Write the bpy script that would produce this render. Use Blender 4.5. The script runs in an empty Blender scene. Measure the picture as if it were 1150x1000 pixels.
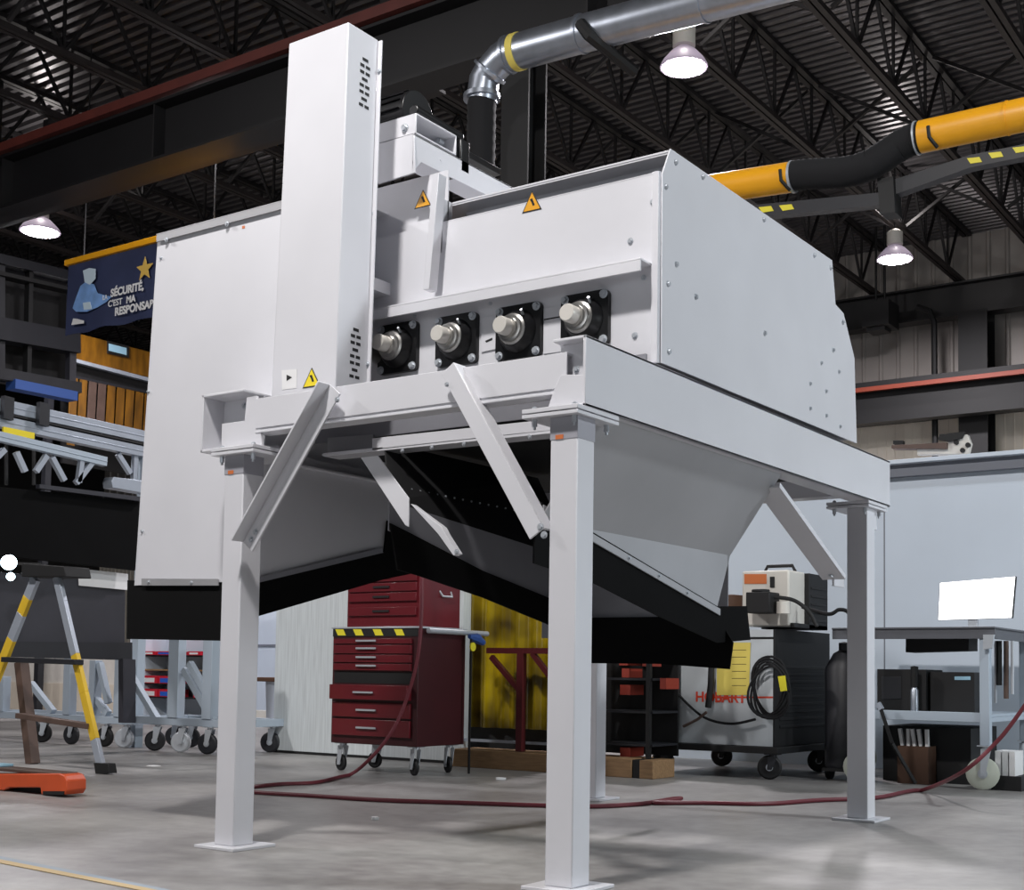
import bpy, bmesh, math, random
from mathutils import Vector, Matrix
random.seed(7)
SC = bpy.context.scene
COL = SC.collection
R = math.radians

# ------------------------------------------------------------------ camera
YAW, PITCH, ROLL, FPX, PPX, PPY = -0.6012751, 0.0609528, 0.0146320, 1468.42, 22.846, 167.28
CAM = Vector((2.19970664, -3.44562293, 0.6745))
Fv = Vector((math.sin(YAW)*math.cos(PITCH), math.cos(YAW)*math.cos(PITCH), math.sin(PITCH)))
R0 = Vector((math.cos(YAW), -math.sin(YAW), 0)); U0 = R0.cross(Fv)
Rv = math.cos(ROLL)*R0 + math.sin(ROLL)*U0
Uv = -math.sin(ROLL)*R0 + math.cos(ROLL)*U0
cd = bpy.data.cameras.new('camera'); cam = bpy.data.objects.new('camera', cd); COL.objects.link(cam)
cam.matrix_world = Matrix(((Rv.x, Uv.x, -Fv.x, CAM.x), (Rv.y, Uv.y, -Fv.y, CAM.y), (Rv.z, Uv.z, -Fv.z, CAM.z), (0, 0, 0, 1)))
cd.sensor_fit = 'HORIZONTAL'; cd.sensor_width = 36.0
cd.lens = 36.0*FPX/1150; cd.shift_x = -PPX/1150; cd.shift_y = PPY/1150
cd.clip_start = .05; cd.clip_end = 200
SC.camera = cam

# ------------------------------------------------------------------ world, light, exposure
SC.view_settings.view_transform = 'Standard'; SC.view_settings.look = 'None'
SC.view_settings.gamma = 1; SC.view_settings.use_curve_mapping = False
SC.view_settings.exposure = 0.18
W = bpy.data.worlds.new('world'); SC.world = W; W.use_nodes = True
W.node_tree.nodes['Background'].inputs[0].default_value = (.55, .65, .85, 1)
W.node_tree.nodes['Background'].inputs[1].default_value = .012

def area(name, loc, target, size, power, color=(1, 1, 1), size_y=None, spread=None):
    l = bpy.data.lights.new(name, 'AREA'); l.energy = power; l.color = color
    l.shape = 'RECTANGLE' if size_y else 'DISK'; l.size = size
    if size_y: l.size_y = size_y
    if spread: l.spread = spread
    o = bpy.data.objects.new(name, l); COL.objects.link(o); o.location = loc
    o.rotation_euler = (Vector(target)-Vector(loc)).to_track_quat('-Z', 'Y').to_euler()
    return o
LAMP_Z = 6.55
# the hall's lamp rows that hang behind and beside the camera
area('bay_light_near', (-.3, -2.7, LAMP_Z), (-.8, 0, 1.2), .5, 350, (1, .97, .95))
area('bay_light_far_left', (-8.5, -2.5, LAMP_Z), (-6, 1, 0), .6, 300, (1, .97, .97))
area('bay_light_right', (5.6, 3.2, LAMP_Z), (4, 3, 0), .6, 380, (.9, .96, 1))
area('bay_light_mid', (-8.6, 6.0, LAMP_Z), (-8.6, 6, 0), .6, 190, (1, .96, 1))
# added fill lights, out of view, brightening the front and right faces
area('front_fill', (-1.5, -11, 2.4), (-1, 0, 1.6), 5.0, 110, (.90, .95, 1), 3.6)
area('right_fill', (12, 3, 2.6), (0, 2, 1.6), 4.0, 300, (.88, .96, 1), 3.4)

# ------------------------------------------------------------------ pixel ray -> point on a real plane
def ray(u, v): return Fv + Rv*((u-575-PPX)/FPX) - Uv*((v-500-PPY)/FPX)
def at(u, v, ax, val):
    d = ray(u, v); i = 'XYZ'.index(ax); return CAM + d*((val-CAM[i])/d[i])
def atd(u, v, dep): return CAM + ray(u, v)*dep
def sc(pxs, dep): return pxs*dep/FPX

# ------------------------------------------------------------------ materials
def lin(c): return tuple(((x/255)/12.92 if x/255 <= .04045 else ((x/255+.055)/1.055)**2.4) for x in c)
MATS = {}
def mat(name, rgb, rough=.5, metal=0, noise=0, nscale=6, bump=0, bscale=80, emit=0, coat=0, alpha=1, trans=0, stretch=None):
    m = bpy.data.materials.new(name); m.use_nodes = True; nt = m.node_tree; b = nt.nodes['Principled BSDF']
    c = (*lin(rgb), 1)
    b.inputs['Base Color'].default_value = c; b.inputs['Roughness'].default_value = rough; b.inputs['Metallic'].default_value = metal
    if coat: b.inputs['Coat Weight'].default_value = coat; b.inputs['Coat Roughness'].default_value = .15
    if emit:
        b.inputs['Emission Color'].default_value = c; b.inputs['Emission Strength'].default_value = emit
    if trans: b.inputs['Transmission Weight'].default_value = trans
    if alpha < 1: b.inputs['Alpha'].default_value = alpha
    if noise or bump:
        tc = nt.nodes.new('ShaderNodeTexCoord'); src = tc.outputs['Object']
        if stretch:
            mp = nt.nodes.new('ShaderNodeMapping'); mp.inputs['Scale'].default_value = stretch
            nt.links.new(src, mp.inputs['Vector']); src = mp.outputs['Vector']
    if noise:
        n = nt.nodes.new('ShaderNodeTexNoise'); n.inputs['Scale'].default_value = nscale; n.inputs['Detail'].default_value = 6
        r = nt.nodes.new('ShaderNodeValToRGB')
        r.color_ramp.elements[0].position = .3; r.color_ramp.elements[1].position = .7
        r.color_ramp.elements[0].color = tuple(x*(1-noise) for x in c[:3])+(1,)
        r.color_ramp.elements[1].color = tuple(min(1, x*(1+noise)) for x in c[:3])+(1,)
        nt.links.new(src, n.inputs['Vector']); nt.links.new(n.outputs['Fac'], r.inputs['Fac']); nt.links.new(r.outputs['Color'], b.inputs['Base Color'])
    if bump:
        n2 = nt.nodes.new('ShaderNodeTexNoise'); n2.inputs['Scale'].default_value = bscale
        bp = nt.nodes.new('ShaderNodeBump'); bp.inputs['Strength'].default_value = bump; bp.inputs['Distance'].default_value = .01
        nt.links.new(src, n2.inputs['Vector']); nt.links.new(n2.outputs['Fac'], bp.inputs['Height']); nt.links.new(bp.outputs['Normal'], b.inputs['Normal'])
    MATS[name] = m; return m
mat('white_paint', (214, 214, 219), .38, noise=.03, nscale=3, coat=.3)
mat('sheet_grey', (166, 166, 169), .42, .25, noise=.08, nscale=2)  # on the white-painted hopper walls this grey carries part of the shade
mat('plate_shadow_grey', (158, 158, 166), .5)  # shadow tone below the leg top plates
mat('sheet_inner', (136, 136, 142), .5, .2, noise=.1, nscale=3)  # darker copy for inner faces, shade put into the colour
mat('rubber', (7, 7, 8), .9, noise=.2, nscale=4); MATS['rubber'].node_tree.nodes['Principled BSDF'].inputs['Specular IOR Level'].default_value = .15
mat('dark_inside', (12, 12, 13), .8)
mat('bearing_black', (16, 16, 18), .35)
mat('steel', (190, 188, 184), .28, .9)
mat('shaft_steel', (224, 220, 212), .35, .25)
mat('conductor_orange', (132, 54, 34), .6)
mat('bin_rust', (146, 50, 34), .6)
mat('wall_lit_band', (240, 232, 218), .5, noise=.05, nscale=2)
mat('zinc', (195, 200, 206), .35, .45)
mat('galvanised', (170, 176, 186), .36, .85, noise=.12, nscale=9)
mat('black_metal', (12, 12, 14), .65, noise=.15)
mat('charcoal_metal', (32, 33, 38), .5, noise=.15)
mat('roof_steel', (17, 15, 17), .55, noise=.2)
mat('roof_brown', (28, 22, 22), .55, noise=.2)
mat('runway_steel', (12, 11, 14), .5, noise=.2, nscale=2)
mat('red_primer', (84, 36, 30), .5, noise=.15)
mat('deck', (92, 90, 92), .36, .6, noise=.12, nscale=3)
mat('wall_sheet', (158, 152, 147), .5, .1, noise=.06, nscale=2)
mat('partition', (204, 214, 226), .55, noise=.04, nscale=1.5)
mat('partition_trim', (120, 124, 134), .5)
mat('white_wall', (204, 210, 212), .6, noise=.12, nscale=5, stretch=(14, 14, .6))
mat('safety_yellow', (236, 166, 26), .38, noise=.05)
mat('yellow_mark', (226, 214, 48), .5)
mat('hose_black', (18, 18, 21), .9)
mat('boom_navy', (16, 18, 27), .5)
mat('lamp_halo_shade', (200, 186, 206), .4, emit=.2)  # lilac tint and faint glow imitate the halo around the lamps
mat('pale_block', (206, 196, 180), .7)
mat('orange', (196, 78, 36), .45, noise=.08)
mat('tool_red', (96, 20, 29), .38, noise=.08, coat=.3)
mat('tool_red_dark', (58, 14, 20), .45, noise=.1)
mat('frame_red', (84, 24, 28), .5)
mat('hose_red', (106, 38, 48), .5)
mat('wood', (150, 118, 84), .7, noise=.2, nscale=8, stretch=(1, 8, 8))
mat('alu', (186, 194, 206), .38, .5, noise=.06)
mat('alu_paint', (172, 184, 196), .5, .1)
mat('ladder_yellow', (214, 176, 44), .5, noise=.1)
mat('blue_paint', (52, 84, 150), .5)
mat('panel_grey', (50, 50, 57), .45, noise=.1)
mat('paper_yellow', (226, 206, 100), .7)
mat('paper_white', (226, 226, 226), .7)
mat('cream', (208, 204, 196), .45, noise=.05)
mat('logo_orange', (200, 110, 58), .5)
mat('logo_red', (214, 66, 40), .5)
mat('cabinet_grey', (196, 202, 206), .45, noise=.08, nscale=5)
mat('bin_red', (196, 32, 52), .45)
mat('bin_blue', (40, 96, 200), .45)
mat('brown', (84, 58, 42), .7)
mat('rust_brown', (84, 66, 58), .6, noise=.2)
mat('desk_steel', (86, 88, 94), .5, noise=.1)
mat('wheel_pale', (196, 200, 186), .55)
mat('label_yellow', (238, 214, 40), .5)
mat('label_amber', (224, 160, 40), .5)
mat('label_black', (15, 15, 15), .6)
mat('blue_glass', (150, 190, 210), .3)
mat('lamp_glow', (255, 246, 250), .5, emit=60)
mat('screen_glow', (250, 252, 255), .5, emit=2.6)
mat('work_light_glow', (210, 240, 255), .5, emit=14)
mat('banner_blue', (48, 56, 88), .65, noise=.2, nscale=2)
mat('banner_light', (120, 160, 215), .6, noise=.2, nscale=8)
mat('banner_pale', (196, 214, 226), .6)
mat('banner_star', (214, 176, 84), .6)
mat('floor_orange', (186, 164, 126), .7)
mat('floor_blue', (146, 156, 166), .7)

def mk_floor():
    m = bpy.data.materials.new('concrete'); m.use_nodes = True; nt = m.node_tree; b = nt.nodes['Principled BSDF']
    tc = nt.nodes.new('ShaderNodeTexCoord')
    n1 = nt.nodes.new('ShaderNodeTexNoise'); n1.inputs['Scale'].default_value = .9; n1.inputs['Detail'].default_value = 8; n1.inputs['Roughness'].default_value = .62
    n2 = nt.nodes.new('ShaderNodeTexNoise'); n2.inputs['Scale'].default_value = 14; n2.inputs['Detail'].default_value = 8
    mx = nt.nodes.new('ShaderNodeMath'); mx.operation = 'MULTIPLY_ADD'; mx.inputs[1].default_value = .3
    r = nt.nodes.new('ShaderNodeValToRGB')
    r.color_ramp.elements[0].position = .42; r.color_ramp.elements[1].position = .9
    r.color_ramp.elements[0].color = (*lin((104, 100, 100)), 1); r.color_ramp.elements[1].color = (*lin((166, 164, 161)), 1)
    nt.links.new(tc.outputs['Object'], n1.inputs['Vector']); nt.links.new(tc.outputs['Object'], n2.inputs['Vector'])
    nt.links.new(n2.outputs['Fac'], mx.inputs[0]); nt.links.new(n1.outputs['Fac'], mx.inputs[2])
    nt.links.new(mx.outputs[0], r.inputs['Fac']); nt.links.new(r.outputs['Color'], b.inputs['Base Color'])
    rr = nt.nodes.new('ShaderNodeMapRange'); rr.inputs['To Min'].default_value = .3; rr.inputs['To Max'].default_value = .55
    nt.links.new(n1.outputs['Fac'], rr.inputs['Value']); nt.links.new(rr.outputs['Result'], b.inputs['Roughness'])
    bp = nt.nodes.new('ShaderNodeBump'); bp.inputs['Strength'].default_value = .08; bp.inputs['Distance'].default_value = .01
    nt.links.new(n2.outputs['Fac'], bp.inputs['Height']); nt.links.new(bp.outputs['Normal'], b.inputs['Normal'])
    MATS['concrete'] = m
mk_floor()
def mk_curtain():
    m = bpy.data.materials.new('curtain_yellow'); m.use_nodes = True; nt = m.node_tree; b = nt.nodes['Principled BSDF']
    b.inputs['Base Color'].default_value = (*lin((206, 180, 24)), 1); b.inputs['Roughness'].default_value = .25
    tc = nt.nodes.new('ShaderNodeTexCoord'); n = nt.nodes.new('ShaderNodeTexNoise'); n.inputs['Scale'].default_value = 3
    r = nt.nodes.new('ShaderNodeValToRGB'); r.color_ramp.elements[0].position = .35; r.color_ramp.elements[1].position = .65
    r.color_ramp.elements[0].color = (*lin((74, 60, 14)), 1); r.color_ramp.elements[1].color = (*lin((170, 146, 16)), 1)
    nt.links.new(tc.outputs['Object'], n.inputs['Vector']); nt.links.new(n.outputs['Fac'], r.inputs['Fac']); nt.links.new(r.outputs['Color'], b.inputs['Base Color'])
    MATS['curtain_yellow'] = m
mk_curtain()
def mk_booth():
    m = mat('booth_amber', (112, 74, 14), .3, noise=.5, nscale=3, stretch=(1, 2.5, .6))
mk_booth()

# ------------------------------------------------------------------ mesh builder
ORG = [Vector((0, 0, 0))]
class MB:
    def __init__(s, m='white_paint'): s.v = []; s.f = []; s.mi = []; s.ms = [m]; s.c = 0
    def m(s, name):
        if name not in s.ms: s.ms.append(name)
        s.c = s.ms.index(name); return s
    def add(s, vs, fs):
        k = len(s.v); s.v += [Vector(v) for v in vs]; s.f += [tuple(i+k for i in f) for f in fs]; s.mi += [s.c]*len(fs); return s
    def box(s, x0, x1, y0, y1, z0, z1):
        return s.add([(x0, y0, z0), (x1, y0, z0), (x1, y1, z0), (x0, y1, z0), (x0, y0, z1), (x1, y0, z1), (x1, y1, z1), (x0, y1, z1)],
                     [(0, 3, 2, 1), (4, 5, 6, 7), (0, 1, 5, 4), (1, 2, 6, 5), (2, 3, 7, 6), (3, 0, 4, 7)])
    def prism(s, poly, vec):
        n = len(poly); vec = Vector(vec); a = [Vector(p) for p in poly]
        return s.add(a+[p+vec for p in a], [tuple(range(n))[::-1], tuple(range(n, 2*n))]+[(i, (i+1) % n, (i+1) % n+n, i+n) for i in range(n)])
    def pp(s, px, ax, val, th):          # outline on the plane ax=val, given real thickness th along ax
        vec = [0, 0, 0]; vec['XYZ'.index(ax)] = th
        return s.prism([at(u, v, ax, val) for u, v in px], vec)
    def bar(s, a, b, w, h=None, up=(0, 0, 1)):
        a = Vector(a); b = Vector(b); h = h or w; d = (b-a).normalized(); u = Vector(up)
        if abs(d.dot(u)) > .98: u = Vector((0, 1, 0))
        x = d.cross(u).normalized(); y = x.cross(d).normalized(); x *= w/2; y *= h/2
        return s.prism([a-x-y, a+x-y, a+x+y, a-x+y], b-a)
    def cyl(s, a, b, r, r2=None, n=16):
        a = Vector(a); b = Vector(b); r2 = r if r2 is None else r2; d = (b-a).normalized()
        u = Vector((0, 0, 1)) if abs(d.z) < .95 else Vector((1, 0, 0)); x = d.cross(u).normalized(); y = x.cross(d)
        vs = [a+(x*math.cos(t)+y*math.sin(t))*r for t in [2*math.pi*i/n for i in range(n)]]+[b+(x*math.cos(t)+y*math.sin(t))*r2 for t in [2*math.pi*i/n for i in range(n)]]
        return s.add(vs, [tuple(range(n))[::-1], tuple(range(n, 2*n))]+[(i, (i+1) % n, (i+1) % n+n, i+n) for i in range(n)])
    def tube(s, pts, r, n=10, rr=None):
        pts = [Vector(p) for p in pts]; rings = []; x = None
        for i, p in enumerate(pts):
            d = (pts[min(i+1, len(pts)-1)]-pts[max(i-1, 0)]).normalized()
            if x is None:
                u = Vector((0, 0, 1)) if abs(d.z) < .9 else Vector((1, 0, 0)); x = d.cross(u).normalized()
            else: x = (x-d*x.dot(d)).normalized()
            y = x.cross(d); q = rr[i] if rr else r
            rings.append([p+(x*math.cos(2*math.pi*k/n)+y*math.sin(2*math.pi*k/n))*q for k in range(n)])
        vs = [v for g in rings for v in g]; fs = [tuple(range(n))[::-1], tuple(range((len(pts)-1)*n, len(pts)*n))]
        for i in range(len(pts)-1):
            for k in range(n): fs.append((i*n+k, i*n+(k+1) % n, (i+1)*n+(k+1) % n, (i+1)*n+k))
        return s.add(vs, fs)
    def lathe(s, c, axis, prof, n=24):   # prof: (r, h) pairs along axis
        c = Vector(c); d = Vector(axis).normalized(); u = Vector((0, 0, 1)) if abs(d.z) < .95 else Vector((1, 0, 0)); x = d.cross(u).normalized(); y = x.cross(d)
        vs = []
        for r, h in prof: vs += [c+d*h+(x*math.cos(2*math.pi*k/n)+y*math.sin(2*math.pi*k/n))*max(r, 1e-4) for k in range(n)]
        fs = [tuple(range(n))[::-1], tuple(range((len(prof)-1)*n, len(prof)*n))]
        for i in range(len(prof)-1):
            for k in range(n): fs.append((i*n+k, i*n+(k+1) % n, (i+1)*n+(k+1) % n, (i+1)*n+k))
        return s.add(vs, fs)
    def build(s, name, parent=None, bevel=0, smooth=True):
        me = bpy.data.meshes.new(name); o0 = ORG[0]
        me.from_pydata([tuple(v-o0) for v in s.v], [], s.f)
        for n in s.ms: me.materials.append(MATS[n])
        for p, i in zip(me.polygons, s.mi): p.material_index = i
        bm = bmesh.new(); bm.from_mesh(me); bmesh.ops.recalc_face_normals(bm, faces=bm.faces)
        if smooth:
            for f in bm.faces: f.smooth = True
            for e in bm.edges: e.smooth = not (len(e.link_faces) != 2 or e.calc_face_angle(3) > R(38))
        bm.to_mesh(me); bm.free()
        o = bpy.data.objects.new(name, me); COL.objects.link(o)
        if parent is not None: o.parent = parent
        else: o.location = o0
        if bevel:
            b = o.modifiers.new('bevel', 'BEVEL'); b.width = bevel; b.segments = 2; b.limit_method = 'ANGLE'
        return o
def tag(o, label, cat=None, group=None, kind=None):
    o['label'] = label
    if cat: o['category'] = cat
    if group: o['group'] = group
    if kind: o['kind'] = kind
    return o
def thing(name, label, cat, loc, group=None, kind=None):
    o = bpy.data.objects.new(name, None); COL.objects.link(o); o.location = loc; o.empty_display_size = .1
    ORG[0] = Vector(loc); return tag(o, label, cat, group, kind)
def single(mb, name, label, cat, loc, group=None, kind=None, bevel=0):
    ORG[0] = Vector(loc); o = mb.build(name, None, bevel); tag(o, label, cat, group, kind); return o
def struct(mb, name, label=None):
    ORG[0] = Vector((0, 0, 0)); o = mb.build(name); o['kind'] = 'structure'
    if label: o['label'] = label
    return o
def copy_tree(o, parent=None):
    c = o.copy(); COL.objects.link(c)
    if parent: c.parent = parent
    for ch in list(o.children): copy_tree(ch, c)
    return c
def text_mesh(txt, size, matname, M, name, parent, depth=.0008, bold=0, world_parent_org=True):
    cu = bpy.data.curves.new('tmp', 'FONT'); cu.body = txt; cu.size = size; cu.extrude = depth; cu.offset = bold
    cu.align_x = 'LEFT'; to = bpy.data.objects.new('tmp', cu); COL.objects.link(to)
    dg = bpy.context.evaluated_depsgraph_get(); dg.update()
    me = bpy.data.meshes.new_from_object(to.evaluated_get(dg)); bpy.data.objects.remove(to)
    me.materials.clear(); me.materials.append(MATS[matname]); me.transform(Matrix.Translation(-ORG[0]) @ M)
    o = bpy.data.objects.new(name, me); COL.objects.link(o); o.parent = parent; return o
def frameM(o, x, up):                    # matrix with text X along x, text Y along up, origin o
    x = Vector(x).normalized(); n = x.cross(Vector(up)).normalized(); y = n.cross(x)
    return Matrix(((x.x, y.x, n.x, o[0]), (x.y, y.y, n.y, o[1]), (x.z, y.z, n.z, o[2]), (0, 0, 0, 1)))
def bolt(p, n, parent, r=.0075, h=.006, name='bolt', m='zinc'):
    p = Vector(p); n = Vector(n).normalized(); b = MB(m)
    b.cyl(p-n*.001, p+n*.002, r*1.35, n=14); b.cyl(p+n*.002, p+n*(h+.002), r, r*.85, n=6); return b.build(name, parent)
def lerp(a, b, t): return a+(b-a)*t

# ================================================================== SETTING
ZD = 8.0
f = MB('concrete'); f.add([(-30, -14, 0), (14, -14, 0), (14, 18, 0), (-30, 18, 0)], [(0, 1, 2, 3)]); f.box(-30, 14, -14, 18, -.2, -.001)
struct(f, 'floor')
dk = MB('deck')
y = -6.0; prof = []
while y < 18.05:
    prof += [(y, 0), (y+.06, 0), (y+.075, .05), (y+.135, .05)]; y += .15
vs = []; fs = []
for (yy, zz) in prof: vs += [(-26, yy, ZD+zz), (9, yy, ZD+zz)]
for i in range(len(prof)-1): fs.append((2*i, 2*i+1, 2*i+3, 2*i+2))
dk.add(vs, fs); n0 = len(prof)
dk.box(-26, 9, -6, 18.1, ZD+.06, ZD+.12)
struct(dk, 'ceiling')
# back wall: ribbed sheet cladding
YB = 18.0
wb = MB('wall_sheet'); x = -26.0; prof = []
while x < 9.0:
    prof += [(x, 0), (x+.18, 0), (x+.2, -.03), (x+.24, -.03), (x+.26, 0)]; x += .3
vs = []; fs = []
for (xx, yy) in prof: vs += [(xx, YB+yy, 0), (xx, YB+yy, ZD)]
for i in range(len(prof)-1): fs.append((2*i, 2*i+2, 2*i+3, 2*i+1))
wb.add(vs, fs); wb.box(-26, 9, YB+.01, YB+.12, 0, ZD)
zl_ = at(1055, 472, 'Y', YB-.05).z; wb.m('wall_lit_band'); wb.box(-26, 9, YB-.05, YB-.04, 0, zl_)  # lit lower part of the wall put in as a paler cladding band
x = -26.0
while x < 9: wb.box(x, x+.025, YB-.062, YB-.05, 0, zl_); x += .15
struct(wb, 'wall_back')
wl = MB('runway_steel'); wl.box(-26.2, -26, -6, 18.1, 0, ZD+.1); struct(wl, 'wall_left')
# painted aisle line across the near floor, bottom left
a0, a1, b0, b1 = at(0, 966, 'Z', .001), at(0, 970, 'Z', .001), at(190, 1003, 'Z', .001), at(170, 1003, 'Z', .001)
d = (a0-b0); e = (a1-b1)
tl = MB('floor_orange'); tl.prism([a0+d*2, b0, b1, a1+e*2], (0, 0, .002)); struct(tl, 'trim_1', 'faded yellow aisle line painted on the concrete')
a0, a1, b0, b1 = at(0, 962.5, 'Z', .001), at(0, 966, 'Z', .001), at(205, 1003, 'Z', .001), at(190, 1003, 'Z', .001)
d = (a0-b0); e = (a1-b1)
tl = MB('floor_blue'); tl.prism([a0+d*2, b0, b1, a1+e*2], (0, 0, .002)); struct(tl, 'trim_2', 'faint blue edge line beside the yellow aisle line')

# roof joists (run away from the camera, along Y)
def joist(x):
    t = thing('roof_joist', 'dark open-web steel roof joist under the ribbed metal deck', 'roof joist', (x, 5, ZD-.95), 'open-web joists under the roof deck')
    m = MB('roof_steel'); m.box(x-.075, x-.01, -5, 17.9, ZD-.06, ZD-.002); m.box(x+.01, x+.075, -5, 17.9, ZD-.06, ZD-.002); m.build('top_chord', t, smooth=False)
    m = MB('roof_brown'); m.box(x-.065, x-.01, -5, 17.6, ZD-.93, ZD-.87); m.box(x+.01, x+.065, -5, 17.6, ZD-.93, ZD-.87); m.build('bottom_chord', t, smooth=False)
    m = MB('roof_steel'); y = -4.6
    while y < 17.3:
        m.bar((x, y, ZD-.05), (x, y+.55, ZD-.88), .035); m.bar((x, y+.55, ZD-.88), (x, y+1.1, ZD-.05), .035)
        m.bar((x, y+.55, ZD-.05), (x, y+.55, ZD-.88), .03); y += 1.1
    m.build('web_bar', t, smooth=False)
XJ = [-3.9+1.4*k for k in range(-13, 4)]
for x in XJ: joist(x)
nb = 0
for yy in (1.2, 4.0, 8.2, 11.4, 14.6):
    for i in range(len(XJ)-1):
        if (i+nb) % 2 and XJ[i] < -9: continue
        x0, x1 = XJ[i]+.08, XJ[i+1]-.08
        m = MB('roof_steel'); m.bar((x0, yy, ZD-.07), (x1, yy, ZD-.86), .04); m.bar((x0, yy+.05, ZD-.86), (x1, yy+.05, ZD-.07), .04)
        single(m, 'joist_bridging', 'crossed steel bridging angles between two roof joists', 'cross bracing', ((x0+x1)/2, yy, ZD-.45), 'bridging between the roof joists')
    nb += 1

def ibeam(m, x0, x1, yc, z0, z1, w, tf=.03, tw=.02):
    m.box(x0, x1, yc-w/2, yc+w/2, z0, z0+tf); m.box(x0, x1, yc-w/2, yc+w/2, z1-tf, z1); m.box(x0, x1, yc-tw/2, yc+tw/2, z0+tf, z1-tf)
YR = 5.2
t = thing('crane_runway_beam', 'long dark crane runway beam crossing overhead with a red strip on top', 'beam', (-6, YR, 5.9))
m = MB('runway_steel'); ibeam(m, -25.5, 8.5, YR, 5.82, 6.44, .32); m.build('girder', t)
m = MB('red_primer'); m.box(-25.5, 8.5, YR-.22, YR-.1, 6.45, 6.55); m.build('rail_strip', t)
m = MB('roof_brown'); zt5 = at(84, 221, 'Y', YR+.4).z; ibeam(m, -25.5, -5.2, YR+.5, zt5, zt5+.2, .2); m.build('lower_tie_beam', t)
m = MB('roof_steel')
for k in range(12):
    xx = -24+2.6*k; m.box(xx, xx+.02, YR-.15, YR+.15, 5.85, 6.41)
m.build('stiffener', t)
for k in range(4):
    xx = -21.4+5.2*k; m = MB('roof_steel'); m.box(xx-.05, xx+.05, YR+.4, YR+.6, zt5+.2, 7.06); m.build('hanger_post', t)
# columns carrying the near runway
def column(px, yc, w, nm_label, ztop, name='steel_column', zb=0):
    c = at(px, 420, 'Y', yc); t = thing(name, nm_label, 'column', (c.x, yc, zb))
    m = MB('black_metal'); m.box(c.x-w/2, c.x+w/2, yc-w/2, yc-w/2+.02, zb, ztop); m.box(c.x-w/2, c.x+w/2, yc+w/2-.02, yc+w/2, zb, ztop); m.box(c.x-.01, c.x+.01, yc-w/2+.02, yc+w/2-.02, zb, ztop)
    m.build('shaft', t); m = MB('black_metal'); m.box(c.x-w/2-.08, c.x+w/2+.08, yc-w/2-.08, yc+w/2+.08, zb, zb+.025); m.build('base_plate', t); return c
column(584, YR+.0, .27, 'dark steel column rising behind the machine under the crane beam', 5.82)
# back runway on the cladding wall
t = thing('wall_crane_rail', 'black crane rail with an orange conductor strip along the far wall', 'crane rail', (-4, 16.9, 4.8))
def ywz(px, py, Y): return at(px, py, 'Y', Y).z
Yr2 = 16.9
m = MB('black_metal'); zt, zb = ywz(1050, 424, Yr2), ywz(1050, 445, Yr2); m.box(-16, 8, Yr2-.1, Yr2+.12, zt-.12, zt+.02); m.box(-16, 8, Yr2, Yr2+.04, zb-.2, zt-.12); m.box(-16, 8, Yr2-.12, Yr2+.12, zb-.35, zb-.14); m.build('rail_girder', t)
m = MB('conductor_orange'); m.box(-16, 8, Yr2-.18, Yr2-.1, zt-.14, zt-.07); m.m('black_metal'); m.box(-16, 8, Yr2-.14, Yr2-.1, zt-.07, zt+.02); m.build('conductor_strip', t)
t = thing('wall_girder', 'dark roof girder along the top of the far cladding wall', 'beam', (-4, 17.5, 6.6))
m = MB('runway_steel'); ibeam(m, -24, 8, 17.5, 6.5, 7.05, .3); m.build('girder', t)
c = column(1097, 17.4, .45, 'black steel column standing against the far cladding wall', 6.5)
column(560, 17.4, .45, 'black steel column at the far wall, left of the other one', 6.5)
# downpipe and heater on the far wall
m = MB('black_metal'); q = [at(u, v, 'Y', 17.2) for u, v in [(1030, 345), (1044, 350), (1049, 362), (1050, 480), (1050, 515)]]; q[-1].z = .0
m.tube(q, .05, 8); single(m, 'wall_pipe', 'black pipe running down the far cladding wall beside the column', 'pipe', (q[-1].x, 17.2, 0))
m = MB('black_metal'); a, b = at(975, 345, 'Y', 16.9), at(1005, 368, 'Y', 16.9); m.box(a.x, b.x, 16.6, 17.1, b.z, a.z); m.box(a.x+.05, b.x-.1, 16.7, 17.0, b.z-.06, b.z)
m.cyl((a.x+.15, 16.85, a.z), (a.x+.15, 16.85, ZD+.02), .02); m.cyl((b.x-.15, 16.85, a.z), (b.x-.15, 16.85, ZD+.02), .02)
single(m, 'unit_heater', 'black box heater hung high near the far wall', 'heater', ((a.x+b.x)/2, 16.85, b.z))

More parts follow.
